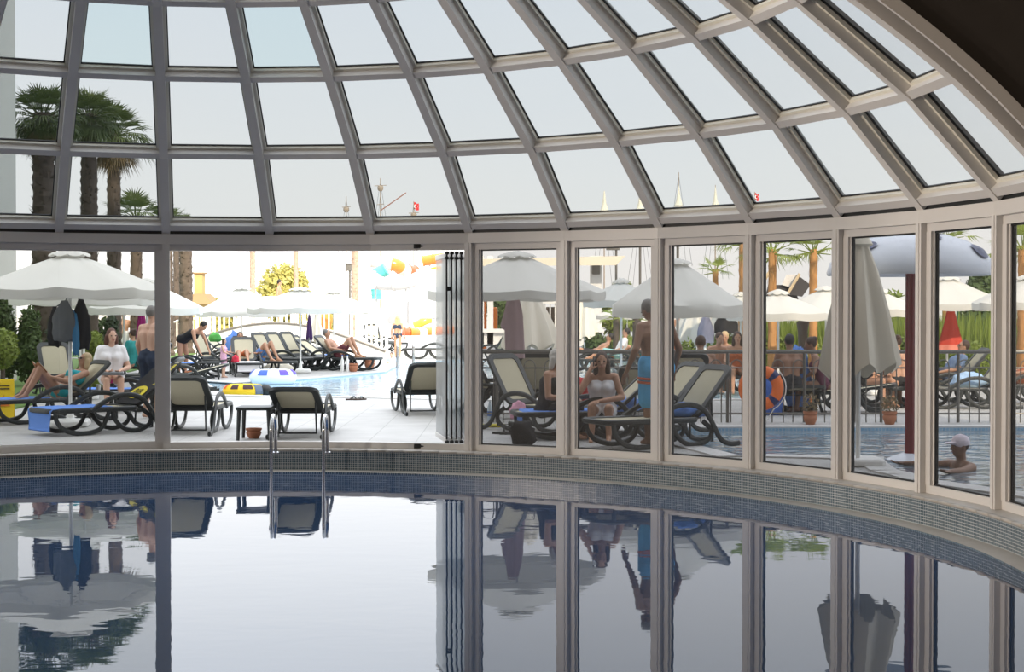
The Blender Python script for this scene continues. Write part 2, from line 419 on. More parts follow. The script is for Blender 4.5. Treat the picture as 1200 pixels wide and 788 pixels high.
# pool rim: sill ledge, mosaic riser, overflow ledge, water
NA = 96
A0, A1 = -pi/2, pi/2
RS, RL = 6.69, 6.47
YF = 5.2                                        # near end of the indoor pool
def rimpath(r):
    pts = [V((CX-r, YF, 0))]+[pol(r, A0+(A1-A0)*i/NA, 0) for i in range(NA+1)]+[V((CX+r, YF, 0))]
    return pts
def ribbon(name, pa, za, pb, zb, m):
    b = MB(); s = 0
    for i in range(len(pa)-1):
        L = (pa[i+1]-pa[i]).length
        A, B, C, D = V((*pa[i].xy,za)), V((*pa[i+1].xy,za)), V((*pb[i+1].xy,zb)), V((*pb[i].xy,zb))
        b.face([A,B,C,D][::-1], [(s,za),(s+L,za),(s+L,zb),(s,zb)][::-1]); s += L
    return b.build(name, m, None, True)
ZW = -.252
struct(ribbon('trim_60', rimpath(7.12), 0.002, rimpath(RS), .002, LEDGE))
b = MB()
pa, pb = rimpath(RS+.05), rimpath(RS-.012)
for i in range(len(pa)-1): b.hexa([V((*pb[i].xy,-.016)),V((*pb[i+1].xy,-.016)),V((*pa[i+1].xy,-.016)),V((*pa[i].xy,-.016)),V((*pb[i].xy,.004)),V((*pb[i+1].xy,.004)),V((*pa[i+1].xy,.004)),V((*pa[i].xy,.004))])
struct(b.build('trim_61', LEDGE, None, True))
struct(ribbon('wall_pool_rim', rimpath(RS), 0, rimpath(RS), -.24, MOSAIC))
struct(ribbon('trim_62', rimpath(RS+.01), -.238, rimpath(RL), -.238, LEDGE))
struct(ribbon('wall_pool_basin', rimpath(RL), -.238, rimpath(RL), -1.5, MOSAIC))
o = poly_fill('pool_water', [[(p.x,p.y) for p in rimpath(RL+.002)]], ZW, WATER_IN); struct(o)
b = MB(); b.face([(CX-RL,YF,0),(CX+RL,YF,0),(CX+RL,YF,-1.5),(CX-RL,YF,-1.5)]); struct(b.build('wall_pool_end', MOSAIC, None, False))
# the hotel room around the pool and the hotel above it
XL, XR, YB, ZC = -13.5, 8.5, -9, 6.9
outer = [(XL,YB),(XR,YB),(XR,CY),(CX+RS,CY),(CX+RS,YF),(CX-RS,YF),(CX-RS,CY),(XL,CY)]
struct(poly_fill('floor', [outer], 0.0, FLOORT))
b = MB(); b.box(((XL+XR)/2,YB-.1,ZC/2), (XR-XL,.2,ZC)); struct(b.build('wall_back', WALLI, None, False))
b = MB(); b.box((XL-.1,(YB+CY)/2,ZC/2), (.2,CY-YB,ZC)); struct(b.build('wall_left', WALLI, None, False))
b = MB(); b.box((XR+.1,(YB+CY)/2,ZC/2), (.2,CY-YB,ZC)); struct(b.build('wall_right', WALLI, None, False))
b = MB(); b.box(((XL+XR)/2,(YB+CY)/2-.2,ZC+.1), (XR-XL,CY-YB-.4,.2)); struct(b.build('ceiling_room', WALLD, None, False))
# front wall with the arch that the half dome leans on
def archprof(off):
    pts = [(RI-.02-off*.7, 0), (RI-.02-off*.7, 2.5-off*.3)]
    for i, (r, z) in enumerate(PROF):
        nr, nz_ = nrm(i); pts.append((r-nr*off, z-nz_*off))
    pts = [p for j, p in enumerate(pts) if j == 0 or p[1] > pts[j-1][1]]
    q = smoothpath([(r,z,0) for r, z in pts[1:]], 5); pts = [pts[0]]+[(p.x,p.y) for p in q]
    full = [(CX-r, z) for r, z in pts]+[(CX, PROF[-1][1]+.05-off)]+[(CX+r, z) for r, z in reversed(pts)]
    return full
def wall_with_arch(name, arch, x0, x1, z1, y0, y1, m):
    outl = [(x0,0)]+[(p[0],p[1]) for p in arch]+[(x1,0),(x1,z1),(x0,z1)]
    tris = tessellate_polygon([[V((x,z,0)) for x,z in outl]])
    b = MB(); n = len(outl)
    b.v = [V((x,y0,z)) for x,z in outl]+[V((x,y1,z)) for x,z in outl]
    for t in tris: b.f.append(tuple(t)); b.f.append(tuple(n+i for i in reversed(t)))
    for i in range(n): b.f.append((i,(i+1)%n,n+(i+1)%n,n+i))
    me = b.mesh(name, m); bm = bmesh.new(); bm.from_mesh(me); bmesh.ops.recalc_face_normals(bm, faces=bm.faces); bm.to_mesh(me); bm.free()
    return struct(link(name, me))
wall_with_arch('wall_front', archprof(-.05), XL-.2, XR+.2, 8.0, 11.30, 11.44, WALLD)
def arch_band(name, o0, o1, y0, y1, m):
    A, B = archprof(o0), archprof(o1); b = MB()
    for i in range(len(A)-1):
        b.hexa([(A[i][0],y0,A[i][1]),(A[i+1][0],y0,A[i+1][1]),(B[i+1][0],y0,B[i+1][1]),(B[i][0],y0,B[i][1]),
                (A[i][0],y1,A[i][1]),(A[i+1][0],y1,A[i+1][1]),(B[i+1][0],y1,B[i+1][1]),(B[i][0],y1,B[i][1])])
    me = b.mesh(name, m); bm = bmesh.new(); bm.from_mesh(me); bmesh.ops.recalc_face_normals(bm, faces=bm.faces); bm.to_mesh(me); bm.free()
    return struct(link(name, me))
arch_band('trim_63', .05, -.10, 11.44, 11.58, FRAME)
arch_band('trim_64', .0, -.09, 11.26, 11.30, FRAME)
# hotel block over and beside the pool hall, and its wing at the left edge of the terrace
for nm, c, d in (('wall_hotel_upper', (-11,0,18.3), (46,23.0,20.6)), ('wall_hotel_west', (-24,1,4), (20.3,21,8)), ('wall_hotel_east', (10.4,1,4), (3.4,21,8))):
    b = MB(); b.box(c, d); struct(b.build(nm, WHITE, None, False))

# ------------------------------------------------------------------ terrace, pools, lawn
def circ(c, r, n): return [(c[0]+r*cos(2*pi*i/n), c[1]+r*sin(2*pi*i/n)) for i in range(n)]
def gp(*uv): return [tuple(G(u,v).xy) for u, v in uv]
arc = [(pol(7.10,A0+(A1-A0)*i/48,0).x, pol(7.10,A0+(A1-A0)*i/48,0).y) for i in range(49)]
YT = 11.55
deck_out = [(-60,YT),(arc[0][0],YT)]+arc[1:-1]+[(arc[-1][0],YT),(60,YT),(60,140),(-60,140)]
# near pool on the right, with the round step where the mushroom fountain stands
near_pool = gp((868,536),(970,538.5),(1036,540),(1041,546),(1052,553),(1072,557),(1100,565),(1160,573),(1230,583))+[(10.2,14.2),(10.2,G(1200,501).y),(1.6,G(860,502).y)]
far_pool = [tuple(p) for p in (G(238,446).xy, G(262,463.5).xy, G(330,465).xy, G(430,466).xy, G(560,469).xy, G(760,470).xy, G(880,468).xy, G(900,452).xy, G(880,425).xy, G(740,421).xy, G(560,421).xy, G(475,424).xy, G(452,436).xy, G(400,441).xy, G(330,447).xy, G(285,449).xy)]
struct(poly_fill('pool_deck', [deck_out, near_pool[::-1], far_pool[::-1]], 0, PAVING))
def pool(name, poly, zw, m, mt):
    struct(poly_fill(name, [poly], zw, m))
    b = MB(); n = len(poly); s = 0
    for i in range(n):
        a, c = poly[i], poly[(i+1)%n]; L = math.hypot(c[0]-a[0], c[1]-a[1])
        b.face([(*a,0),(*c,0),(*c,-.6),(*a,-.6)], [(s,0),(s+L,0),(s+L,-.6),(s,-.6)]); s += L
    struct(b.build('wall_'+name, mt, None, False))
    cx = sum(p[0] for p in poly)/n; cy = sum(p[1] for p in poly)/n
    b = MB()
    kerb = [((p[0]-cx)*1.0+cx, p[1]) for p in poly]
    for i in range(n):
        a, c = V((*poly[i],0)), V((*poly[(i+1)%n],0)); t = (c-a).normalized(); nn = V((t.y,-t.x,0))
        if nn.dot((a+c)/2-V((cx,cy,0))) < 0: nn = -nn
        b.hexa([a,c,c+nn*.28,a+nn*.28]+[q+V((0,0,.018)) for q in (a,c,c+nn*.28,a+nn*.28)])
    struct(b.build('trim_'+name, mat('pale_coping', (.56,.555,.54), .5, 0, .06, 4), None, False))
BLUETILE = tiles('blue_pool_tile', (.25,.48,.70), (.33,.55,.75), (.7,.75,.8), .05, .05, .004)
pool('near_pool_water', near_pool, -.05, WATER_OUT, BLUETILE)
pool('far_pool_water', far_pool, -.03, WATER_FAR, BLUETILE)
b = MB(); b.box((0,260,-.35), (900,700,.1)); struct(b.build('ground', mat('sandy_ground', (.55,.50,.42), .9, 0, .15, .3), None, False))
lawn = [(-60,24.3)]+[(-8.6,24.3),(-8.2,25.2),(-8.3,27),(-8.9,29),(-9.2,33),(-10,40),(-12,60),(-60,60)]
b = MB(); b.prism(lawn, .0, .03); o = b.build('lawn', GRASS, None, False); struct(o)
# ------------------------------------------------------------------ sun loungers
RR = {}
def rrect(hx, hy, r, n=4):
    out = []
    for cx, cy, a0 in ((hx-r,hy-r,0),(-hx+r,hy-r,90),(-hx+r,-hy+r,180),(hx-r,-hy+r,270)):
        for k in range(n+1): a = R(a0+90*k/n); out.append((cx+r*cos(a), cy+r*sin(a)))
    return out
def lounger(label, loc, rz, th=40, group='sun loungers on the pool terrace'):
    """foot towards local +x, seat 0.33 m high, backrest raised by th degrees"""
    if th in RR: return dup(RR[th], loc, rz, label, group)
    o = thing('sun_lounger', label, 'sun lounger', loc, rz, group); RR[th] = o
    b = MB()                                              # seat frame
    ring = [(x+.36, y, .33) for x, y in rrect(.63,.315,.10)]
    b.tube(ring, 1, 8, True, (.030,.034))
    for x in (-.22,.12,.5): b.box((x,0,.315), (.05,.58,.025), None, .008)
    b.build('seat_frame', RESIN, o)
    b = MB(); b.box((.36,0,.337), (1.17,.56,.012), None, .006); b.build('seat_sling', SLING, o)
    hx = -.26; c_, s_ = cos(R(th)), sin(R(th))
    def bk(x, y, z): return V((hx-x*c_+z*s_, y, .345+x*s_+z*c_))  # along the backrest, across, out of it
    ro = rrect(.40,.315,.12, 5); ri = [(x-.005,y) for x, y in rrect(.325,.235,.07, 5)]; n = len(ro)
    b = MB()
    for z in (-.02,.02):
        b.v += [bk(x+.41,y,z) for x, y in ro]; b.v += [bk(x+.41,y,z) for x, y in ri]
    for k in range(n):
        q = (k+1)%n
        b.f += [(k,q,n+q,n+k), (2*n+k,3*n+k,3*n+q,2*n+q), (k,2*n+k,2*n+q,q), (n+k,n+q,3*n+q,3*n+k)]
    me = b.mesh('backrest_frame', RESIN, 40); bm = bmesh.new(); bm.from_mesh(me); bmesh.ops.recalc_face_normals(bm, faces=bm.faces); bm.to_mesh(me); bm.free()
    link('backrest_frame', me, o)
    b = MB()
    for z in (-.008,.008): b.v += [bk(x*1.03+.41,y*1.03,z) for x, y in ri]
    b.f += [tuple(range(n)), tuple(range(2*n-1,n-1,-1))]+[(k,n+k,n+(k+1)%n,(k+1)%n) for k in range(n)]
    me = b.mesh('backrest_sling', SLING, 40); bm = bmesh.new(); bm.from_mesh(me); bmesh.ops.recalc_face_normals(bm, faces=bm.faces); bm.to_mesh(me); bm.free()
    link('backrest_sling', me, o)
    for sg in (-1,1):
        y = .345*sg
        b = MB(); b.tube(smoothpath([(.42,y,.31),(.30,y,.40),(.08,y,.50),(-.14,y,.515),(-.32,y,.45),(-.44,y,.30),(-.56,y,.10),(-.70,y,.03),(-.84,y,.035)],4), 1, 8, False, (.022,.034)); b.build('armrest', RESIN, o)
        b = MB(); b.tube(smoothpath([(.92,y*.93,.31),(.90,y*.93,.20),(.80,y*.93,.09),(.62,y*.93,.033),(.42,y*.93,.033),(.26,y*.93,.10),(.16,y*.93,.30)],4), 1, 8, False, (.022,.032)); b.build('leg', RESIN, o)
        b = MB(); b.tube(smoothpath([(.10,y*.88,.31),(.06,y*.88,.18),(-.08,y*.88,.06),(-.26,y*.88,.033),(-.42,y*.88,.09),(-.46,y*.88,.2),(-.34,y*.88,.31)],4), 1, 8, False, (.022,.032)); b.build('leg', RESIN, o)
    b = MB(); t = min(.45, .30/max(.05,s_)) ; b.tube([bk(.35,-.24,-.02), V((-.52,-.24,.06 if th > 10 else .3)), V((-.52,.24,.06 if th > 10 else .3)), bk(.35,.24,-.02)], .014, 6); b.build('backrest_stay', RESIN, o)
    return o
def LG(label, u, Y, rz, th=40, du=0): return lounger(label, (X(u,Y), Y, 0), R(rz), th)

def cloth(name, label, cat, c, sx, sy, drop, rz=0, m=BLUET, group=None, z=0, amp=.02, seed=0, side='x'):
    """towel lying flat with one end hanging down"""
    o = thing(name, label, cat, c, rz, group)
    nx, ny = 26, 14; b = MB(); top = []
    for i in range(nx+1):
        for j in range(ny+1):
            s = i/nx*(sx+drop); y = (j/ny-.5)*sy
            wv = noise.noise(V((s*5+seed, y*6, seed)))*amp
            if s <= sx: x, zz = s, .012+abs(wv)
            else: x, zz = sx+.025+wv*1.2+.03*(s-sx), .012-(s-sx)
            x += noise.noise(V((y*4, seed, 3)))*.03*(i/nx)
            top.append(V((x, y*(1+.1*noise.noise(V((s*3, seed, 1)))), zz)))
    W_ = ny+1; N = len(top)
    b.v = top+[p+V((-.012 if (k//W_)/nx*(sx+drop) > sx else 0, 0, -.012)) for k, p in enumerate(top)]
    for i in range(nx):
        for j in range(ny):
            a = i*W_+j; b.f.append((a,a+W_,a+W_+1,a+1)); b.f.append((N+a,N+a+1,N+a+W_+1,N+a+W_))
    for i in range(nx): 
        for j in (0,ny): a = i*W_+j; b.f.append((a,a+W_,N+a+W_,N+a))
    for j in range(ny):
        for i in (0,nx): a = i*W_+j; b.f.append((a,a+1,N+a+1,N+a))
    b.build('cloth', m, o, True); return o
def heap(name, label, cat, c, r, m, group=None, seed=0, amp=.24):
    """crumpled towel or bag of cloth"""
    b = MB(); n = 28
    for k in range(n//2+1):
        t = pi*k/(n//2)
        for j in range(n):
            a = 2*pi*j/n; d = V((sin(t)*cos(a), sin(t)*sin(a), cos(t)))
            q = 1+amp*noise.noise(d*2.2+V((seed,0,0)))+amp*.5*noise.noise(d*6+V((0,seed,0)))
            z = d.z*r[2]*q
            b.v.append(V((d.x*r[0]*q, d.y*r[1]*q, max(z, -r[2]*.55)+r[2]*.55)))
    for k in range(n//2):
        for j in range(n): b.f.append((k*n+j,(k+1)*n+j,(k+1)*n+(j+1)%n,k*n+(j+1)%n))
    return tag(link(name, b.mesh(name, m, True), None, c), label, cat, group)

# ------------------------------------------------------------------ parasols
def parasol(label, c, rad, zt, ze, val=.14, rz=.2, base=True, ribs=True, group='open cream parasols', zbase=0, seed=0, polem=POLEW):
    c = V(c); o = thing('parasol', label, 'parasol', (c.x,c.y,zbase), rz, group); h = zt-zbase; e = ze-zbase+val
    N, M_ = 8, 6; b = MB(); sub = 4; n = N*sub
    prof = []
    r0 = rad*.13
    for i in range(M_+1):
        t = i/M_; r = r0+(rad-r0)*t; z = h-.10-(h-.10-e)*(t**1.02)
        prof.append((r,z))
    rows = []
    for r, z in prof+[(rad*1.004, e-val*.5), (rad*1.0, e-val)]:
        row = []
        for j in range(n):
            a = 2*pi*j/n; f = (j%sub)/sub; ch = cos(pi/N)/cos((f-.5)*2*pi/N)      # straight hem between ribs
            sag = sin(pi*f)*.035*(r/rad)*rad/1.3
            w_ = .015*noise.noise(V((cos(a)*3+seed, sin(a)*3, z*6)))
            row.append(V((r*ch*cos(a)*(1+w_), r*ch*sin(a)*(1+w_), z-sag+w_)))
        rows.append(row)
    for row in rows: b.v += row
    for i in range(len(rows)-1):
        for j in range(n): b.f.append((i*n+j,(i+1)*n+j,(i+1)*n+(j+1)%n,i*n+(j+1)%n))
    b.build('canopy', CANVAS, o, 50)
    b = MB(); n2 = 48
    for r, z, sc in ((.03,h,0),(rad*.08,h-.02,0),(rad*.18,h-.055,0),(rad*.215,h-.115,1)):
        for j in range(n2):
            a = 2*pi*j/n2; dz = -.03*abs(sin(4*a))*sc*(1) + (.035*sc)
            b.v.append(V((r*cos(a), r*sin(a), z+dz)))
    for i in range(3):
        for j in range(n2): b.f.append((i*n2+j,(i+1)*n2+j,(i+1)*n2+(j+1)%n2,i*n2+(j+1)%n2))
    b.f.append(tuple(range(n2)))
    b.build('vent_cap', CANVAS, o, 50)
    b = MB(); b.tube([(0,0,.02),(0,0,h-.02)], .024, 12); b.build('pole', polem, o)
    if ribs:
        for k in range(N):
            a = 2*pi*k/N
            b = MB(); b.tube([V((0,0,h-.14)), V(((rad-.03)*cos(a),(rad-.03)*sin(a),e-.005))], .009, 6)
            b.tube([V((0,0,h-.55)), V((rad*.52*cos(a),rad*.52*sin(a), h-.10-(h-.10-e)*.47-.03))], .007, 6); b.build('rib', POLEW, o)
    if base:
        b = MB(); b.box((0,0,.05), (.52,.52,.10), None, .06); b.lathe([(.10,.1),(.05,.13),(.04,.25)], 14); b.build('base_slab', POLEW, o)
    return o
def PR(label, u, Y, rpx, vt, ve, zb=0, **k):
    s = F/Y
    return parasol(label, (X(u,Y),Y,0), rpx/s, Zv(vt,Y), Zv(ve,Y), zbase=zb, **k)
def folded_parasol(label, c, zt, zb, rad, m=CANVASF, skew=0, pole=True, ztop=None, seed=0, base=False, group=None):
    o = thing('folded_parasol', label, 'parasol', c, 0, group)
    b = MB(); n = 40; rows = []
    for t, q in ((0,.10),(.05,.24),(.11,.36),(.13,.26),(.3,.46),(.6,.74),(.9,.97),(1,1.0)):
        z = zt+(zb-zt)*t; r = rad*q
        for j in range(n):
            a = 2*pi*j/n; f = 1+.17*cos(8*a)*min(1,t*3)+.06*noise.noise(V((cos(a)*2+seed,sin(a)*2,z*2)))
            b.v.append(V((r*f*cos(a)+skew*t*rad, r*f*sin(a), z+(.06*cos(8*a)+.05*cos(a+1) if t == 1 else 0))))
    for i in range(7):
        for j in range(n): b.f.append((i*n+j,(i+1)*n+j,(i+1)*n+(j+1)%n,i*n+(j+1)%n))
    b.f.append(tuple(range(n)))
    b.build('canopy', m, o, 60)
    if pole:
        b = MB(); b.tube([(0,0,.02),(0,0,(ztop or zt)+.03)], .026, 12); b.build('pole', POLEW, o)
    if base:
        b = MB(); b.box((0,0,.04), (.5,.5,.08), None, .06); b.build('base_slab', POLEW, o)
    return o

# ------------------------------------------------------------------ plants
def frond_fan(b, p, d, L, nl=16, spread=1.15, droop=.3):
    """a fan leaf: stalk from p along d, then a hand of narrow leaflets"""
    d = d.normalized(); side = d.cross(V((0,0,1)))
    if side.length < .1: side = V((1,0,0))
    side.normalize(); up = side.cross(d).normalized()
    h = p+d*L*.45
    b.tube([p, h], [.018,.009], 4)
    for i in range(nl):
        a = (i/(nl-1)-.5)*2*spread
        dl = (d*cos(a)+side*sin(a)+up*(.10*abs(sin(a)))).normalized()
        ll = L*.62*(.75+.25*cos(a))*random.uniform(.85,1.08)
        wd = side*cos(a)-d*sin(a); wv = wd*.022*L
        m1 = h+dl*ll*.55-V((0,0,1))*droop*.10*ll; tip = h+dl*ll-V((0,0,1))*droop*.55*ll*random.uniform(.6,1.3)
        b.face([h, m1+wv, tip, m1-wv])
def fan_palm(label, u, Y, vb, vt, vc0, wpx, group, crown=1.0, leaf='palm', bark=BARK, nf=34, lean=0, skirt=True, zb=0, rcrown=None, dead='dead', droopy=100):
    """trunk from the ground to vt (crown heart); vc0 = top of the crown; wpx trunk width"""
    x = X(u,Y); zt = Zv(vt,Y); r = wpx/2/F*Y; ht = Zv(vc0,Y)-zt; L = rcrown or max(.6, ht*1.15)
    o = thing('fan_palm', label, 'palm', (x,Y,zb), random.uniform(0,6), group); zt -= zb
    b = MB(); prof = []; n = int(max(10, zt/.12))
    for i in range(n+1):
        t = i/n; rr = r*(1.12-.18*t)*(1.25 if t < .04 else 1)
        prof.append((rr*(1.0+.10*(i%2)), zt*t+(.15*t if i == n else 0)))
    b.lathe(prof, 14, (0,0,0), True, lambda a, r_, z: 1+.16*noise.noise(V((cos(a)*2,sin(a)*2,z*5+u))))
    for i in range(int(zt*60)):                            # broken leaf bases
        z = random.uniform(.2, zt); a = random.uniform(0,2*pi); q = r*(1.1-.16*z/zt); d = V((cos(a),sin(a),0)); s_ = V((-sin(a),cos(a),0))
        b.face([d*q*.9-s_*r*.25+V((0,0,z)), d*q*.9+s_*r*.25+V((0,0,z)), d*q*random.uniform(1.15,1.5)+V((0,0,z+random.uniform(.02,.22)))])
    b.build('trunk', bark, o, 30)
    b = MB()
    for i in range(nf):
        a = i*2.399; el = R(86-droopy*((i+.5)/nf)**.8)
        d = V((cos(a)*cos(el), sin(a)*cos(el), sin(el)))
        frond_fan(b, V((d.x*r*.7,d.y*r*.7,zt+.12*random.random())), d, L*random.uniform(.85,1.1)*crown, 15, 1.1, .5 if el > .2 else .9)
    b.build('crown', LEAFS[leaf], o, False)
    if skirt:
        b = MB()
        for i in range(30):
            a = i*2.399+1; el = R(-40-35*random.random()); d = V((cos(a)*cos(el), sin(a)*cos(el), sin(el)))
            frond_fan(b, V((d.x*r*.8,d.y*r*.8,zt-.05-.5*random.random()*L*.4)), d, L*random.uniform(.6,.85), 11, .8, .8)
        b.build('dead_skirt', LEAFS[dead], o, False)
    return o
def leafcloud(b, c, r, n, size, B=None, flat=0):
    for i in range(n):
        d = V((random.gauss(0,1), random.gauss(0,1), random.gauss(0,1))).normalized()
        q = random.uniform(.55,1)**.5*(1+.16*noise.noise(d*2.5+V(c)))
        p = V(c)+V((d.x*r[0], d.y*r[1], d.z*r[2]))*q
        t = V((random.gauss(0,1), random.gauss(0,1), random.gauss(0,1))).normalized(); s_ = t.cross(d)
        if s_.length < .05: continue
        s_.normalize(); sz = size*random.uniform(.6,1.3)
        b.face([p-t*sz, p+s_*sz*.45, p+t*sz, p-s_*sz*.45])
def bush(name, label, u, Y, vt, wpx, leaf, n=1200, size=.06, cat='shrub', group=None, vb=None, stem=True, zb=0, layers=1):
    x = X(u,Y); zt = Zv(vt,Y); w_ = wpx/F*Y; z0 = Zv(vb,Y) if vb else zb
    o = thing(name, label, cat, (x,Y,zb), 0, group)
    b = MB()
    if layers == 1: leafcloud(b, (0,0,(zt+z0)/2-zb), (w_/2,w_/2,(zt-z0)/2), n, size)
    else:
        for k in range(layers):
            a = random.uniform(0,6.28); q = random.uniform(0,.6)*w_/2
            leafcloud(b, (q*cos(a), q*sin(a), (z0-zb)+(zt-z0)*random.uniform(.3,.68)), (w_*.28,w_*.28,(zt-z0)*.32), n//layers, size)
    b.build('foliage', LEAFS[leaf], o, False)
    if stem:
        b = MB(); zc = (zt+z0)/2-zb
        b.tube([(0,0,0),(.02*w_,0,zc*.6),(0,.02*w_,zc)], [w_*.05+.01, w_*.04+.01, w_*.03], 8)
        for k in range(5): a = k*1.257; b.tube([(0,0,zc*.7),(w_*.25*cos(a),w_*.25*sin(a),zc+(zt-z0)*.15)], [w_*.025+.004, .006], 5)
        b.build('stem', BARK, o)
    return o

# ------------------------------------------------------------------ people
SKIN = dict(fair=mat('skin_fair', (.62,.38,.27), .5, 0, .05, 8), tan=mat('skin_tan', (.45,.245,.155), .5, 0, .05, 8), dark=mat('skin_brown', (.26,.14,.09), .5, 0, .05, 8))
HAIR = {n: mat('hair_'+n, c, .6, 0, .3, 40) for n, c in dict(black=(.015,.012,.011), brown=(.05,.024,.014), auburn=(.09,.032,.018), grey=(.17,.16,.15), white=(.52,.49,.44), blond=(.48,.36,.2)).items()}
CL = {}
def cmat(n, c, var=.08): 
    if n not in CL: CL[n] = mat('cloth_'+n, c, .85, 0, var, 14, .15)
    return CL[n]
def remesh(b, name, m, vox, it=3):
    me = b.mesh('tmp'); o = bpy.data.objects.new('tmp', me); COL.objects.link(o)
    md = o.modifiers.new('r', 'REMESH'); md.mode = 'VOXEL'; md.voxel_size = vox
    sm = o.modifiers.new('s', 'SMOOTH'); sm.factor = .5; sm.iterations = it
    dg = bpy.context.evaluated_depsgraph_get(); dg.update()
    me2 = bpy.data.meshes.new_from_object(o.evaluated_get(dg)); me2.name = name
    bpy.data.objects.remove(o); bpy.data.meshes.remove(me)
    me2.materials.clear(); me2.materials.append(m)
    me2.polygons.foreach_set('use_smooth', [True]*len(me2.polygons)); return me2
def person(label, loc, rz, pel, up, fwd, kn, an, el, wr, s=1.0, skin='tan', hair=('short','brown'), clothes=(), hf=None, hu=None, female=False, vox=.016, toes=None, group=None, fat=1.0, cut=None):
    """joint targets are in body space (facing +x, y to the body's left); s scales the whole figure"""
    o = thing('person', label, 'person', loc, rz, group)
    Pv = V(pel); u = V(up).normalized(); f = V(fwd); f = (f-u*f.dot(u)).normalized(); l = u.cross(f)
    hu_ = V(hu).normalized() if hu else (u*.5+V((0,0,1))*.5).normalized()
    hf_ = V(hf) if hf else f
    hf_ = (hf_-hu_*hf_.dot(hu_)).normalized(); hl = hu_.cross(hf_)
    sw = .165 if female else .19; tr = fat*(.92 if female else 1.0)
    kn = [V(p) for p in kn]; an = [V(p) for p in an]; el = [V(p) for p in el]; wr = [V(p) for p in wr]
    nb = Pv+u*.50; hc = nb+hu_*.165+hf_*.025
    hip = [Pv+l*(.088*g)-u*.03 for g in (1,-1)]; sh = [Pv+u*.455+l*(sw*g) for g in (1,-1)]
    def torso(b, e, a=0., z=.44, fr=1):
        for g in (1,-1):
            pts = [(0,.078,.118 if female else .108),(.17,.058,.098),(.34,.085,.112),(.44,.09,.075)]
            pts = [p for p in pts if a-.001 <= p[0] <= z+.001] or [(a,.08,.115)]
            for p, q in zip(pts, pts[1:] or pts):
                b.cap(Pv+u*p[0]+l*p[1]*g, p[2]*tr+e, Pv+u*q[0]+l*q[1]*g, q[2]*tr+e)
        if female and a <= .33 <= z:
            for g in (1,-1): b.ell(Pv+u*.33+l*.075*g+f*.075, (.062+e,)*3)
    def thigh(b, k, e, t): b.cap(hip[k], .088*tr+e, hip[k].lerp(kn[k], t), (.088-.03*t)*tr+e)
    b = MB(); torso(b, 0)
    b.ell(Pv+u*.06+f*.03, (.10*tr,.12*tr,.13), (f,l,u))
    b.cap(sh[0], .058, sh[1], .058); b.cap(nb-u*.04, .062, sh[0].lerp(nb,.45)-u*.01, .055); b.cap(nb-u*.04, .062, sh[1].lerp(nb,.45)-u*.01, .055)
    b.cap(nb-u*.06, .058, hc-hu_*.06-hf_*.01, .052)
    b.ell(hc+hu_*.015, (.092,.074,.108), (hf_,hl,hu_)); b.ell(hc-hu_*.055+hf_*.028, (.058,.054,.058), (hf_,hl,hu_))
    b.cap(hc+hf_*.088+hu_*.015, .012, hc+hf_*.103-hu_*.02, .018)
    for g in (1,-1): b.ell(hc+hl*.076*g-hf_*.005, (.018,.012,.03), (hf_,hl,hu_))
    for k in (0,1):
        b.cap(sh[k], .055, el[k], .040); b.cap(el[k], .042, el[k].lerp(wr[k],.3), .041); b.cap(el[k].lerp(wr[k],.3), .041, wr[k], .027)
        d = (wr[k]-el[k]).normalized(); sd = d.cross(u)
        if sd.length < .2: sd = d.cross(f)
        sd.normalize(); pn = sd.cross(d).normalized(); g = 1 if k == 0 else -1
        if pn.dot(l*g) > 0: pn, sd = -pn, -sd                 # palm turned towards the body
        pc = wr[k]+d*.05
        b.ell(pc, (.056,.042,.018), (d,sd,pn))
        for q, ln in ((-.030,.060),(-.011,.076),(.010,.080),(.030,.068)):
            p0 = pc+d*.035+sd*q; p1 = p0+d*ln*.55+pn*.008; p2 = p1+d*ln*.40+pn*.026
            b.cap(p0, .0105, p1, .0095, 6); b.cap(p1, .0095, p2, .0085, 6)
        ts = sd*(1 if sd.dot(f) > 0 else -1)
        b.cap(pc-d*.02+ts*.03, .013, pc+d*.02+ts*.06+pn*.012, .0105, 6); b.cap(pc+d*.02+ts*.06+pn*.012, .0105, pc+d*.05+ts*.062+pn*.022, .009, 6)
        b.cap(hip[k], .090*tr, kn[k], .056); b.ell(hip[k]-f*.03, (.10*tr,.09*tr,.10*tr), (f,l,u))
        c = kn[k].lerp(an[k],.3); sd2 = (an[k]-kn[k]).normalized()
        bk_ = -(f-sd2*f.dot(sd2)); bk_ = bk_.normalized() if bk_.length > .05 else -f
        b.cap(kn[k], .054, c+bk_*.015, .056); b.cap(c+bk_*.015, .055, an[k], .036)
        fd = V(toes) if toes else V((1,0,0)); fd.normalize()
        b.cap(an[k]-fd*.035-V((0,0,.03)), .034, an[k]+fd*.15-V((0,0,.045)), .026); b.cap(an[k], .036, an[k]+fd*.08-V((0,0,.03)), .034)
    def fin(bb, nm, m, vx=None, it=3):
        if cut is not None: pass
        for i, p in enumerate(bb.v): bb.v[i] = p*s
        return link(nm, remesh(bb, nm, m, (vx or vox)*s, it), o)
    fin(b, 'body', SKIN[skin], vox)
    # hair
    st, hcol = hair[0], HAIR[hair[1]]
    if st != 'bald':
        b = MB(); b.ell(hc+hu_*.036-hf_*.016, (.094,.085,.102), (hf_,hl,hu_))
        if st in ('long','bob'):
            end = {'long': .27, 'bob': .14}[st]
            for a in (-1,-.5,0,.5,1):
                p = hc+hl*.066*a-hf_*(.055-.045*abs(a)); b.cap(p, .045, p-hu_*(end-.03*abs(a))-hf_*.01+hl*.02*a, .034)
        if st == 'bun': b.ell(hc+hu_*.09-hf_*.08, (.045,.045,.045))
        fin(b, 'hair', hcol, .012, 2)
    if st in ('cap','sunhat'): pass
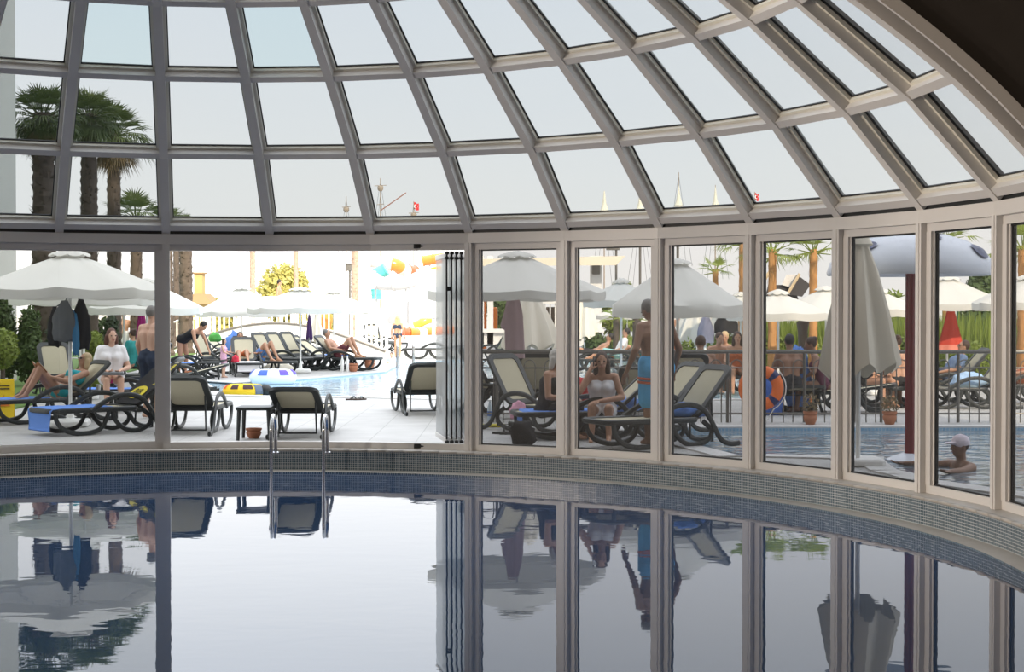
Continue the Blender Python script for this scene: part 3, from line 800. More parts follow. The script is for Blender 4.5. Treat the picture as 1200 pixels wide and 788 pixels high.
    for nm, dz, r_, off, m_ in (('eye',.012,(.008,.014,.009),.034,mat('eye_dark',(.02,.015,.012),.2)),):
        for g in (1,-1):
            b = MB(); b.ell((hc+hf_*.083+hl*off*g+hu_*dz)*s, [q*s for q in r_], (hf_,hl,hu_), 8); b.build(nm, m_, o, True)
    b = MB(); b.ell((hc+hf_*.087-hu_*.055)*s, (.008*s,.024*s,.008*s), (hf_,hl,hu_), 8); b.build('lips', mat('lips', (.35,.11,.09), .45), o, True)
    for c in clothes:
        kind, m_ = c[0], c[1]; b = MB()
        if kind == 'trunks':
            t = c[2] if len(c) > 2 else .6
            torso(b, .016, 0, .0); torso(b, .014, 0, .0)
            for k in (0,1): b.cap(hip[k]+u*.06, .105*tr+.012, hip[k].lerp(kn[k],t), .084*tr+.014); b.ell(hip[k]-f*.03, (.115*tr,)*3)
            b.cap(Pv+u*.07+l*.06, .112*tr, Pv+u*.07-l*.06, .112*tr)
        elif kind == 'brief':
            torso(b, .010, 0, 0); b.cap(Pv+l*.07, .115*tr+.004, Pv-l*.07, .115*tr+.004); b.ell(Pv-f*.03-u*.03, (.10*tr,.13*tr,.09), (f,l,u))
        elif kind == 'swimsuit':
            torso(b, .010, 0, .34); b.ell(Pv+u*.06+f*.03, (.11*tr,.13*tr,.14), (f,l,u))
            for k in (0,1): b.ell(hip[k]-f*.03+u*.03, (.108*tr,.095*tr,.09), (f,l,u))
        elif kind == 'top':
            for g in (1,-1): b.cap(Pv+u*.31+l*.085*g, .112*tr+.010, Pv+u*.35+l*.085*g, .110*tr+.010); b.ell(Pv+u*.33+l*.075*g+f*.075, (.073,)*3)
        elif kind == 'strap_top':
            torso(b, .014, .17, .34)
            for g in (1,-1): b.cap(Pv+u*.04+l*.07*g+f*.02, .14*tr, Pv+u*.2+l*.06*g+f*.01, .115*tr)
        elif kind == 'shirt':
            torso(b, .018, 0, .44); b.cap(sh[0], .068, sh[1], .068); b.cap(nb-u*.07, .075, nb-u*.03, .066)
            for k in (0,1): b.cap(sh[k], .072, sh[k].lerp(el[k],.55), .062)
        elif kind == 'dress':
            torso(b, .014, 0, .40); b.cap(sh[0]-u*.02, .06, sh[1]-u*.02, .06)
            for k in (0,1): b.cap(hip[k], .12*tr, hip[k].lerp(kn[k],.85), .115*tr)
            b.cap((hip[0]+hip[1])/2, .12, (hip[0].lerp(kn[0],.85)+hip[1].lerp(kn[1],.85))/2, .115)
        elif kind == 'leggings':
            torso(b, .010, 0, 0)
            for k in (0,1): b.cap(hip[k], .10*tr, kn[k], .066); b.cap(kn[k], .066, kn[k].lerp(an[k],.9), .05); b.ell(hip[k]-f*.03, (.11*tr,)*3)
        elif kind == 'cap':
            b.ell(hc+hu_*.045-hf_*.008, (.104,.090,.092), (hf_,hl,hu_)); b.ell(hc+hu_*.04+hf_*.115, (.075,.066,.012), (hf_,hl,(hu_+hf_*.1).normalized()))
        elif kind == 'sunhat':
            b.ell(hc+hu_*.06-hf_*.008, (.104,.092,.085), (hf_,hl,hu_)); b.ell(hc+hu_*.045, (.19,.18,.016), (hf_,hl,hu_))
        elif kind == 'glasses':
            for g in (1,-1): b.ell(hc+hf_*.098+hl*.033*g+hu_*.012, (.012,.026,.020), (hf_,hl,hu_))
            b.cap(hc+hf_*.098+hl*.06+hu_*.018, .007, hc+hl*.085+hu_*.018, .006); b.cap(hc+hf_*.098-hl*.06+hu_*.018, .007, hc-hl*.085+hu_*.018, .006); b.cap(hc+hf_*.1+hl*.03+hu_*.014, .007, hc+hf_*.1-hl*.03+hu_*.014, .007)
        nm = {'trunks':'swim_trunks','brief':'bikini_bottom','swimsuit':'swimsuit','top':'bikini_top','strap_top':'strapless_top','shirt':'t_shirt','dress':'dress','leggings':'leggings','cap':'cap','sunhat':'sun_hat','glasses':'sunglasses'}[kind]
        fin(b, nm, m_, .010 if kind in ('cap','sunhat','glasses') else .015, 2)
        if kind == 'trunks' and len(c) > 3:                      # coloured band near the hem
            b = MB()
            for k in (0,1):
                for t0 in (c[2]*.30, c[2]*.42):
                    p0, p1 = hip[k].lerp(kn[k],t0), hip[k].lerp(kn[k],t0+.012); r_ = .105*tr+.012-.021*t0/c[2]+.008
                    dd = (p1-p0).normalized(); b.tube([p0-dd*.012, p0, p1, p1+dd*.012], [r_*.96, r_*1.0, r_*1.0, r_*.96], 18)
                for i_, p in enumerate(b.v): b.v[i_] = p
            b.v = [p*s for p in b.v]; b.build('trunk_band', c[3], o, 40)
    return o, s
# pose presets return keyword dicts
def standing(arms=None, lean=0.0, gap=.10, step=0.0, hf=None, hu=None):
    return dict(pel=(0,0,.92), up=(lean,0,1), fwd=(1,0,-lean), kn=((.02+step*.5,gap,.49),(.03-step*.4,-gap,.49)), an=((-.01+step,gap+.01,.075),(-.01-step,-gap-.01,.075)),
        el=arms[0] if arms else ((-.03+lean*.3,.25,1.12),(-.03+lean*.3,-.25,1.12)), wr=arms[1] if arms else ((.06+lean*.2,.27,.88),(.06+lean*.2,-.27,.88)), hf=hf, hu=hu)
def sitting(seat=.40, knee_x=.42, foot=.08, arms=None, lean=0.0, hf=None, hu=None, gap=.11):
    z = seat+.10; zk = max(seat+.08,.46)
    return dict(pel=(0,0,z), up=(lean,0,1), fwd=(1,0,-lean), kn=((knee_x,gap,zk),(knee_x,-gap,zk)), an=((knee_x+.02,gap,foot),(knee_x+.04,-gap,foot)),
        el=arms[0] if arms else ((.06+lean*.3,.25,z+.20),(.06+lean*.3,-.25,z+.20)), wr=arms[1] if arms else ((.28,.14,z+.12),(.28,-.14,z+.12)), hf=hf, hu=hu)
def reclining(seat=.36, th=40, knees=.5, arms=None, hf=None):
    c_, s_ = cos(R(th)), sin(R(th)); z = seat+.115; kz = .10+knees*.52; kx = .44-.12*knees
    U = V((-c_,0,s_)); Pz = V((0,0,z))
    e = [Pz+U*.25+V((s_*.02,.27*g,-.04)) for g in (1,-1)]; w_ = [Pz+V((.14,.20*g,.10)) for g in (1,-1)]
    return dict(pel=tuple(Pz), up=tuple(U), fwd=(s_,0,c_), kn=((kx,.09,seat+kz),(kx-.03,-.10,seat+kz*.92)), an=((.80-knees*.28,.10,seat+.07),(.76-knees*.26,-.11,seat+.07)),
        el=arms[0] if arms else e, wr=arms[1] if arms else w_, hf=hf, hu=(-c_*.45,0,1))

def on(u, Y, z=0): return V((X(u,Y), Y, z))
def off(p, rz, d): return V((p[0]+d*cos(R(rz)), p[1]+d*sin(R(rz)), p[2]))

# ================================================================== LEFT OF THE TERRACE
LG('sun lounger under the woman in the turquoise bikini, blue towel on its foot', 57, 22.9, 222, 41)
LG('charcoal sun lounger in front of the white parasol base, draped with blue and black towels', 127, 20.9, 222, 38)
LG('sun lounger under the seated woman in the white t-shirt', 150, 25.3, 180, 40)
LG('empty beige-backed lounger behind the hanging clothes of the left parasol', 72, 29.5, -60, 55)
cloth('towel', 'blue towel hanging over the foot of the lounger of the turquoise bikini woman', 'towel', V((X(57,22.9),22.9,.352))+V((.12*cos(R(222)),.12*sin(R(222)),0)), .83, .60, .26, R(222))
LA = R(222); LC = V((X(127,20.9),20.9,0))
cloth('towel', 'blue towel hanging over the foot of the lounger by the white parasol base', 'towel', LC+V((.10*cos(LA),.10*sin(LA),.352)), .86, .64, .29, LA, seed=3)
cloth('towel', 'blue towel spread under the woman in the white t-shirt', 'towel', (X(150,25.3)+.25,25.3,.352), 1.0, .58, .12, pi, seed=5)
# black towel with yellow emblem over the backrest
c_, s_ = cos(R(38)), sin(R(38)); ML = Matrix.Rotation(LA,3,'Z')
def bkp(a, y, n): return LC+ML@V((-.26-a*c_+n*s_, y, .345+a*s_+n*c_))      # on the backrest of that lounger
o = thing('towel', 'black beach towel with yellow emblem over a backrest left of the white post', 'towel', (0,0,0))
b = MB(); n = 14
for side, nz_ in ((0,.032),(1,.022)):
    for i in range(n+1):
        for j in range(7): b.v.append(bkp(.02+.86*i/n, (j/6-.5)*.60, nz_+.008*noise.noise(V((i*.5,j*.6,2)))))
for s2 in (0,1):
    for i in range(n):
        for j in range(6): a = s2*(n+1)*7+i*7+j; b.f.append((a,a+7,a+8,a+1) if s2 == 0 else (a,a+1,a+8,a+7))
b.build('cloth', cmat('black_towel',(.018,.018,.02)), o, True)
YEL = cmat('yellow_print',(.75,.62,.05),.03)
def onface(a, y, e=0): return bkp(a, y, .046+e)
b = MB(); ne = 28; b.face([onface(.24+.13*cos(2*pi*k/ne), .03+.19*sin(2*pi*k/ne)) for k in range(ne)])
for y in (.20,.235): b.face([onface(.40,y),onface(.84,y),onface(.84,y+.018),onface(.40,y+.018)])
b.face([onface(.62,.10),onface(.80,.10),onface(.80,.15),onface(.62,.15)])
b.build('emblem', YEL, o, False)
fc = bpy.data.curves.new('font','FONT'); fc.body = '8|8'; fc.size = .13; fc.align_x = 'CENTER'; fc.align_y = 'CENTER'; fc.extrude = .001
fo = bpy.data.objects.new('tmpfont', fc); COL.objects.link(fo); dgx = bpy.context.evaluated_depsgraph_get(); dgx.update()
fm = bpy.data.meshes.new_from_object(fo.evaluated_get(dgx)); bpy.data.objects.remove(fo)
for vtx in fm.vertices: 
    q = vtx.co; vtx.co = onface(.24+q.y*1.25, .03-q.x*1.25, .004+q.z)
fm.materials.clear(); fm.materials.append(GASKET); link('emblem_numerals', fm, o)

lp = on(57,22.9); WA = R(222); dW = V((cos(WA),sin(WA),0))
person('reclining woman in a turquoise bikini reading a book on the left lounger', lp-dW*.16, WA, **reclining(.345,37,.72,arms=(((.02,.27,.62),(.02,-.27,.62)),((.24,.10,.70),(.24,-.10,.70)))), s=.96, skin='tan', hair=('bob','blond'), female=True, vox=.011,
       clothes=(('top',cmat('turquoise',(.02,.36,.42))),('brief',cmat('turquoise',(.02,.36,.42))),('glasses',GASKET)))
o = thing('book', 'open brown book held by the reclining woman in turquoise', 'book', lp+dW*.16+V((0,0,.76)), WA)
for g in (1,-1):
    b = MB(); M = Matrix.Rotation(R(24*g),3,'X')@Matrix.Rotation(R(-55),3,'Y')
    b.box(M@V((0,.075*g,0)), (.20,.14,.012), M, .004); b.build('cover', cmat('book_brown',(.30,.13,.05)), o)
    b = MB(); b.box(M@V((0,.075*g,.009)), (.185,.13,.006), M); b.build('pages', cmat('paper',(.75,.72,.65)), o, False)
person('woman in a white t-shirt sitting on a towel-covered lounger behind the left parasol', on(130,25.0,.06), R(-70), **sitting(.40,.40,.07,arms=(((.06,.27,.66),(.06,-.27,.66)),((.30,.12,.62),(.30,-.12,.62))),lean=.05,hf=(1,.25,.05)), s=1.0, skin='fair', hair=('bob','auburn'), female=True, vox=.011, fat=1.12,
       clothes=(('shirt',cmat('white',(.80,.79,.80),.02)),('brief',cmat('pink',(.6,.05,.25)))))
o = thing('towel', 'folded grey cloth on the lap of the woman in the white t-shirt', 'towel', on(132,24.65,.62), R(12))
b = MB()
for k in range(3): b.box((.0,0,.018*k), (.36-.02*k,.17,.016), Matrix.Rotation(R(-6+4*k),3,'X'), .007)
b.build('cloth', cmat('grey_cloth',(.20,.21,.22)), o)
person('bare-chested grey-haired man in navy shorts standing left of the first white post', on(177,23.6), R(58), **standing(hf=(1,-.1,0)), s=1.0, skin='fair', hair=('short','grey'), vox=.011, fat=1.12,
       clothes=(('trunks',cmat('navy',(.02,.035,.07)),.75),))
# cup on the small table
def side_table(label, c, rz=0, s=1.0, h=.42, w_=.46):
    o = thing('side_table', label, 'side table', c, rz, 'charcoal side tables')
    b = MB(); b.box((0,0,h-.02), (w_,w_,.04), None, .04); b.build('table_top', RESIN, o)
    for x in (-1,1):
        for y in (-1,1):
            b = MB(); b.tube([(x*(w_/2-.03),y*(w_/2-.03),0),(x*(w_/2-.045),y*(w_/2-.045),h-.03)], [.022,.03], 6); b.build('leg', RESIN, o)
    return o
side_table('dark side table with a white cup, left of the woman in the white t-shirt', on(118,23.3), .1)
o = thing('cup', 'white cup on the dark side table beside the woman in the white t-shirt', 'cup', on(115,23.25,.42))
b = MB(); b.lathe([(.028,0),(.036,.10),(.040,.11),(.034,.108),(.026,.01)], 16); b.build('cup_body', POLEW, o)
PR('cream parasol with clothes hanging from its pole, nearest on the left', 82, 21.9, 112, 292, 349, rz=.15, val=.13)
for nm, dx, dy, zt, zb, r_, m_, lab, cat in (
    ('backpack', -.03, -.14, 1.78, 1.22, (.18,.12,.30), cmat('grey_felt',(.13,.14,.15)), 'grey rucksack hanging on the left parasol pole', 'bag'),
    ('jacket', .17, -.06, 1.80, 1.10, (.14,.10,.37), cmat('black_cloth',(.015,.015,.017)), 'black jacket hanging right of the grey rucksack on the left parasol pole', 'jacket'),
    ('shirt', -.22, .02, 1.70, 1.15, (.10,.08,.28), cmat('black_cloth',(.015,.015,.017)), 'black garment hanging left of the grey rucksack on the left parasol pole', 'shirt'),
    ('towel', .13, -.17, 1.60, 1.02, (.05,.05,.30), cmat('blue_green',(.05,.20,.38)), 'blue towel hanging low in front of the black jacket on the left parasol pole', 'towel')):
    p = on(82,21.9,zb)+V((dx,dy,0))
    b = MB(); n = 26; L = zt-zb
    for k in range(11):
        t = k/10; q = (.25+.75*min(1,t*2.2))*(1 if t < .8 else 1-.45*(t-.8)/.2*(.6+.4*sin(k)))
        for j in range(n):
            a = 2*pi*j/n; f = 1+.14*cos(6*a+t*3)*t+.2*noise.noise(V((cos(a)*1.5,sin(a)*1.5,t*3+dx*9)))
            b.v.append(V((r_[0]*q*f*cos(a), r_[1]*q*f*sin(a), L*(1-t)+(.06*noise.noise(V((cos(a)*2,sin(a)*2,dx*5))) if t > .9 else 0))))
    for k in range(10):
        for j in range(n): b.f.append((k*n+j,(k+1)*n+j,(k+1)*n+(j+1)%n,k*n+(j+1)%n))
    b.f.append(tuple(range(n))); b.f.append(tuple(110*0+260+j for j in reversed(range(n))))
    o = thing(nm, lab, cat, p)
    b.build('cloth' if nm != 'backpack' else 'bag_body', m_, o, True)
    b = MB(); b.tube([(0,0,L-.02),(-dx*.5,-dy*.5,L+.05),(-dx,-dy,L+.04)], .008, 6); b.build('hanging_loop', m_, o)
PR('second cream parasol, behind the left one with the hanging clothes', 98, 28.5, 84, 322, 357, rz=.3)
PR('third cream parasol, behind the woman in the white t-shirt', 145, 38, 62, 330, 361, rz=.1, ribs=False)
PR('cream parasol showing its right edge just past the first white post', 172, 33, 68, 326, 368, rz=.5, ribs=False)
person('person in a teal top sitting between the left parasol poles in the background', on(156,35.4,.02), R(150), **sitting(.36,.42,.07), s=.95, skin='tan', hair=('bun','brown'), female=True, vox=.02, clothes=(('shirt',cmat('teal',(.02,.25,.24))),))
LG('lounger under the person in the teal top', 160, 35.8, 150, 42)
person('small figure standing far off between the left parasol poles', on(145,52), R(-90), **standing(), s=.92, skin='tan', hair=('short','black'), vox=.022, clothes=(('trunks',cmat('white',(.8,.79,.8)),.6),))
o = folded_parasol('closed magenta parasol behind the navy-shorts man', on(166,38), 1.95, .95, .12, cmat('magenta',(.45,.02,.22)), seed=4)
# wet floor sign
o = thing('wet_floor_sign', 'yellow folding floor sign standing at the edge of the lawn', 'sign', on(4,23.6), R(-75))
for g in (1,-1):
    M = Matrix.Rotation(R(13*g),3,'Y'); b = MB(); b.box(V((.08*g*-1,0,.30)), (.014,.30,.60), M, .005)
    pb_ = b.build('panel', cmat('sign_yellow',(.80,.58,.02),.02), o)
    if g == 1:
        pass
b = MB(); M = Matrix.Rotation(R(-13),3,'Y')
for tri in (((0,.10,.18),(0,-.10,.18),(0,0,.36)),): b.face([M@V((.019,p[1],p[2]-.30))+V((.08,0,.30)) for p in tri])
b.build('warning_triangle', cmat('sign_orange',(.65,.20,.03)), o, False)
b = MB()
for z in (.44,.49): b.face([M@V((.019,y,zz-.30))+V((.08,0,.30)) for y, zz in ((-.09,z),(.09,z),(.09,z+.02),(-.09,z+.02))])
b.build('text_lines', GASKET, o, False)
# palms and shrubs on the lawn
random.seed(11)
TP = 'tall palms on the left lawn'
fan_palm('tallest fan palm nearest the hotel wing, leftmost of the trio of thick trunks', 52, 39, 440, 140, 92, 25, TP, 1, 'palm', BARK, 64, rcrown=.92, droopy=140)
fan_palm('round-headed fan palm in the middle of the tall trio on the left', 105, 43, 440, 140, 98, 18, TP, 1, 'palm', BARK, 70, rcrown=.95, droopy=135, skirt=False)
fan_palm('slimmer fan palm, right one of the tall trio on the left, with drooping fronds', 134, 46.5, 440, 160, 138, 15, TP, 1.05, 'palm', BARK, 48, rcrown=1.15, droopy=115)
fan_palm('short young palm whose top peeks over the beam right of the tall trio', 160, 52, 440, 258, 226, 13, 'young palms behind the left parasols', 1, 'palm', BARK, 24, rcrown=1.15, skirt=False)
fan_palm('short young palm whose top peeks over the beam beside the first white post', 196, 55, 440, 272, 240, 13, 'young palms behind the left parasols', 1, 'palm', BARK, 20, rcrown=1.15, skirt=False)
fan_palm('thick shaggy palm trunk rising just right of the first white post', 218, 58, 420, 268, 262, 14, 'young palms behind the left parasols', 1, 'palm', BARK, 14, rcrown=.6)
fan_palm('slim palm behind the first white post, left of the shaggy trunk', 207, 66, 420, 272, 264, 7, 'young palms behind the left parasols', 1, 'palm', BARK, 14, rcrown=.6)
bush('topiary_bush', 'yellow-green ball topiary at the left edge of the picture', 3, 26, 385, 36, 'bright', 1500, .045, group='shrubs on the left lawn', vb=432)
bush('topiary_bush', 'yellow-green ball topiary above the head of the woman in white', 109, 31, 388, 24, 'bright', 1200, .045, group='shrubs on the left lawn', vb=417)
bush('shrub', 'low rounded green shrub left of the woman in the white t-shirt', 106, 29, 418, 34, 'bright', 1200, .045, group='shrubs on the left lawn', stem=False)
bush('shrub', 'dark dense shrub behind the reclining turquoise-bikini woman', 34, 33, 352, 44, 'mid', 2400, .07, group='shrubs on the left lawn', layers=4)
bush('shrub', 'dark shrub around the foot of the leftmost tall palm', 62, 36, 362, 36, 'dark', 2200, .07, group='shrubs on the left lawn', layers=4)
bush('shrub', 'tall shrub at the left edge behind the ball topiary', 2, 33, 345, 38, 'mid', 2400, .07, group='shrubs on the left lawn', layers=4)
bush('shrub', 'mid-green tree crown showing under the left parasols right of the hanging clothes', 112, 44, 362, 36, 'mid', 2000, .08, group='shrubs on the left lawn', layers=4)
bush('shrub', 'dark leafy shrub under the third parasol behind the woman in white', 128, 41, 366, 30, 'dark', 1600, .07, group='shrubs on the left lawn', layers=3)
# white metal rack behind the parasol pole
o = thing('chair_rack', 'white metal ladder-like stand behind the left parasol pole', 'stand', on(80,33), .1)
for x in (-.25,.25):
    b = MB(); b.tube([(x,0,0),(x,0,1.55)], .022, 8); b.build('upright', POLEW, o)
for z in (.35,.62,.89,1.16,1.43):
    b = MB(); b.tube([(-.25,0,z),(.25,0,z)], .016, 6); b.build('rung', POLEW, o)
# hotel wing with balconies on the left
o = thing('hotel_wing', 'pale multi-storey hotel wing at the left edge with balconies', 'building', (-1.25,0,0))
b = MB(); b.box((-18.2,33,11), (15.4,4.5,22)); b.build('wall', mat('pale_facade', (.52,.51,.46), .8, 0, .05, .6), o, False)
b = MB(); b.box((-10.28,33,11), (.42,4.9,22)); b.build('corner_pier', mat('pale_facade'), o, False)
for k in range(6):
    z = 2.9*k+3.0
    b = MB(); b.box((-11.6,30.3,z), (2.6,1.1,.18)); b.build('balcony_slab', WHITE, o, False)
    b = MB(); b.box((-11.6,29.78,z+.55), (2.6,.03,.75)); b.build('balcony_glass', mat('balcony_panel', (.35,.42,.48), .2), o, False)
    b = MB(); b.tube([(-12.9,29.78,z+1.0),(-10.3,29.78,z+1.0)], .03, 6); b.build('balcony_rail', STEEL, o)
    b = MB(); b.box((-11.7,30.73,z+1.3), (1.5,.06,2.1)); wf = b.build('window', mat('window_dark', (.10,.13,.16), .1), o, False)
    b = MB(); b.box((-10.05,31.2,z+.9), (.05,.16,1.2)); b.build('slot_recess', mat('slot_shade', (.30,.28,.25), .8), o, False)  # flat strip on the pier; the slot's shade is put into its colour
b = MB(); b.box((-10.0,33.6,8.3), (.55,1.0,2.6)); b.build('side_bay', mat('pale_facade'), o, False)

# ================================================================== MIDDLE: THROUGH THE OPEN DOORS
LG('charcoal lounger seen from behind beside the first white post', 229, 21.0, 90, 33)
LG('charcoal lounger seen from behind right of the pool ladder and black side table', 355, 20.5, 90, 23)
LG('single charcoal lounger seen from behind left of the folded glass doors', 492, 24.9, 103, 36)
side_table('black side table between the two near loungers seen from behind', on(300,19.75), 0, 1, .42, .46)
def pot(label, c, r=.07, h=.11, plant=None, m=TERRA, group='terracotta pots'):
    o = thing('terracotta_pot', label, 'pot', c, 0, group)
    b = MB(); b.lathe([(r*.62,0),(r*.92,h*.35),(r*1.0,h*.6),(r*.86,h*.74),(r*1.02,h*.8),(r*1.06,h),(r*.9,h),(r*.8,h*.8),(r*.6,h*.3)], 20); b.build('pot_body', m, o)
    if plant:
        b = MB(); leafcloud(b, (0,0,h+.10), (r*1.3,r*1.3,.15), 160, .03); b.build('plant', LEAFS[plant], o, False)
    return o
pot('small terracotta pot on the floor under the black side table', on(297,19.9), .10, .13)
# sandals
for i, (u, lab) in enumerate(((413,'left dark flip-flop lying on the pale deck'),(422,'right dark flip-flop lying on the pale deck'))):
    o = thing('flip_flop', lab, 'shoe', G(u,469,0), R(20+12*i), 'pair of dark flip-flops on the deck')
    b = MB(); pr = [(.13*cos(a)*1.0, (.048+.008*cos(a))*sin(a)) for a in [2*pi*k/20 for k in range(20)]]; b.prism(pr, .0, .025); b.build('sole', cmat('brown_sole',(.05,.03,.02)), o, False)
    b = MB(); b.tube([(.07,0,.025),(.03,.03,.065),(-.03,.045,.025)], .009, 6); b.tube([(.07,0,.025),(.03,-.03,.065),(-.03,-.045,.025)], .009, 6); b.build('strap', GASKET, o)
def flipper(label, u, v):
    o = thing('flip_flop', label, 'shoe', G(u,v,0), R(60)); b = MB()
    b.prism([(.13*cos(a), .05*sin(a)) for a in [2*pi*k/16 for k in range(16)]], 0, .025); b.build('sole', GASKET, o, False)
    b = MB(); b.tube([(.07,0,.025),(.03,.03,.065),(-.03,.045,.025)], .009, 6); b.build('strap', GASKET, o)
flipper('single dark slipper on the deck left of the girl', 244, 444.5)
heap('towel', 'small yellow-green cloth on the deck behind the lounger at the first post', 'towel', G(208,444,0), (.16,.12,.08), cmat('lime',(.55,.58,.05)), seed=2)
# swim rings
def torus(b, R_, r, n=40, m=16, sq=1, z=0):
    i0 = len(b.v)
    for i in range(n):
        a = 2*pi*i/n
        for j in range(m):
            t = 2*pi*j/m; b.v.append(V(((R_+r*cos(t))*cos(a), (R_+r*cos(t))*sin(a), z+r*sq*sin(t))))
    for i in range(n):
        for j in range(m): b.f.append((i0+i*m+j, i0+((i+1)%n)*m+j, i0+((i+1)%n)*m+(j+1)%m, i0+i*m+(j+1)%m))
def ring_patch(b, R_, r, a0, a1, t0, t1, n=8, e=.006):
    i0 = len(b.v)
    for i in range(n+1):
        a = a0+(a1-a0)*i/n
        for j in range(n+1):
            t = t0+(t1-t0)*j/n; q = r+e; b.v.append(V(((R_+q*cos(t))*cos(a), (R_+q*cos(t))*sin(a), q*sin(t))))
    for i in range(n):
        for j in range(n): k = i0+i*(n+1)+j; b.f.append((k,k+n+1,k+n+2,k+1))
c = G(286,459,.05); s_ = F/c.y
o = thing('swim_ring', 'yellow inflatable ring with dark prints floating nearest the deck', 'swim ring', (c.x,c.y,.05), 0, 'inflatable rings in the pool')
Rr = 25/s_; b = MB(); torus(b, Rr*.66, Rr*.34); b.build('tube', cmat('yellow_vinyl',(.85,.55,.02),.02), o, True)
for a, m_, w_ in ((-1.9,'dark_print',.20),(-1.2,'dark_print',.25),(-2.6,'red_print',.14),(-.55,'slate_print',.30)):
    b = MB(); ring_patch(b, Rr*.66, Rr*.34, a-w_, a+w_, .45 if m_ != 'slate_print' else -.3, 1.35); b.build('print', cmat(m_, dict(dark_print=(.06,.03,.03), red_print=(.7,.12,.03), slate_print=(.12,.15,.20))[m_]), o, True)
b = MB(); b.ell((Rr*1.02,-.05,.02), (.13,.11,.12)); b.build('black_float', GASKET, o, True)
c = G(320,446,.05); s_ = F/c.y; Rr = 37/s_*.72
o = thing('swim_ring', 'white and pale blue inflatable ring with blue spots floating in the pool', 'swim ring', (c.x,c.y,.12), 0, 'inflatable rings in the pool')
b = MB(); torus(b, Rr*.68, Rr*.36, 40, 16, .95); b.build('tube', cmat('white_vinyl',(.80,.86,.93),.02), o, True)
for a, col_ in ((-1.9,(.08,.16,.60)),(-.9,(.15,.10,.55)),(-.1,(.15,.10,.55)),(-2.9,(.08,.16,.60))):
    b = MB(); ring_patch(b, Rr*.68, Rr*.36*1.0, a-.22, a+.22, .35, 1.2); b.build('spot', cmat('spot%d' % int(col_[0]*100), col_), o, True)
# pool ladder indoors and the far one
def rail_loop(b, x, y0, top, zlow, r=.021):
    pts = [(x,y0,zlow),(x,y0,top-.18)]+[(x, y0+.17-.17*cos(a), top-.17+.17*sin(a)) for a in [pi*k/10 for k in range(11)]]+[(x,y0+.34,top-.18),(x,y0+.34,0.0)]
    b.tube(pts, r, 10)
lc = G(350,534); lw = 58/ (F/17.7)
o = thing('pool_ladder', 'chrome ladder with two looped handrails at the indoor pool rim', 'pool ladder', (X(350.5,17.62),17.45,0))
for g in (-1,1):
    b = MB(); rail_loop(b, g*.295, 0, .45, -1.2); b.build('handrail', STEEL, o)
    b = MB(); b.lathe([(.045,0),(.045,.012),(.025,.02)], 14, (g*.295,.34,.004)); b.build('floor_flange', STEEL, o)
for z in (-.45,-.72,-.99):
    b = MB(); b.box((0,-.02,z), (.59,.07,.025), None, .008); b.build('step', STEEL, o)
o = thing('pool_ladder', 'chrome ladder at the far pool edge below the woman in the navy bikini', 'pool ladder', G(475,433))
for g in (-1,1):
    b = MB(); rail_loop(b, g*.22, -.1, .80, -.5, .028); b.build('handrail', STEEL, o)
# far loungers, persons on the other side of the pool
LG('flat lounger with a blue towel where the woman in black bends over', 214, 37.6, 180, 6)
cloth('towel', 'blue towel under the woman bending over in a black swimsuit', 'towel', (X(214,37.6)+.9,37.6,.352), 1.6, .6, .05, pi, seed=8)
side_table('dark side table right of the bending woman in black', on(245,36.6), .2, 1, .42, .50)
pot('terracotta pot on the deck under the bending woman', on(223,36.2), .13, .22)
LG('lounger just behind the first post, below the bending woman', 206, 31.4, 195, 14)
person('woman in a black swimsuit bending over a lounger far left of the opening', on(214,38.2,0), R(-20), **dict(pel=(0,0,.92), up=(.85,0,.42), fwd=(.42,0,-.85), kn=((.05,.10,.50),(.0,-.10,.50)), an=((.0,.11,.075),(-.05,-.11,.075)), el=((.50,.22,.92),(.48,-.22,.90)), wr=((.62,.18,.68),(.58,-.18,.66)), hf=(.75,0,-.65), hu=(.65,0,.75)),
       s=1.0, skin='tan', hair=('short','black'), female=True, vox=.018, clothes=(('swimsuit',cmat('black_lycra',(.013,.013,.014))),))
person('little girl in a pink and lilac dress standing at the pool edge', G(262,443), R(-8), **standing(arms=(((.08,.20,1.12),(.08,-.20,1.12)),((.30,.12,1.10),(.28,-.12,1.04)))), s=.56, skin='fair', hair=('long','brown'), female=True, vox=.02,
       clothes=(('dress',cmat('pink_lilac',(.72,.42,.58),.25)),))
LG('lounger with raised back right behind the little girl', 254, 40.6, -25, 62)
LG('lounger facing the camera with a white towel, right of the little girl', 288, 38.8, -75, 48)
cloth('towel', 'white towel on the foot of the lounger right of the little girl', 'towel', on(288,38.6,.352), .7, .56, .22, R(-75), cmat('white',(.8,.79,.8)), seed=4)
person('dark-haired person lying low on the lounger behind the little girl', on(283,39.4,0), R(-75), **reclining(.345,46,.35), s=.98, skin='tan', hair=('short','black'), vox=.02, clothes=(('trunks',cmat('rust',(.45,.12,.04)),.6),))
heap('bag', 'red beach bag leaning on the lounger right of the little girl', 'bag', on(281,38.1,.352)+V((-.1,-.05,0)), (.09,.07,.12), cmat('red',(.55,.03,.06)), seed=6)
heap('towel', 'blue towel thrown over the backrest behind the dark-haired person', 'towel', on(276,41.0,.40), (.30,.2,.42), BLUET, seed=9)
heap('towel', 'bright green cloth on top of the backrest behind the little girl', 'towel', on(252,41.3,.80), (.16,.12,.16), cmat('green_cloth',(.10,.40,.08)), seed=12)
LG('lounger under the sitting person whose bent legs show in the middle', 306, 39.6, -35, 50)
person('person with bent bare legs lying on a lounger left of the parasol pole', on(303,39.5,0), R(-35), **reclining(.345,30,.75), s=.98, skin='tan', hair=('short','brown'), vox=.02, clothes=(('trunks',cmat('blue_shorts',(.10,.22,.5)),.5),))
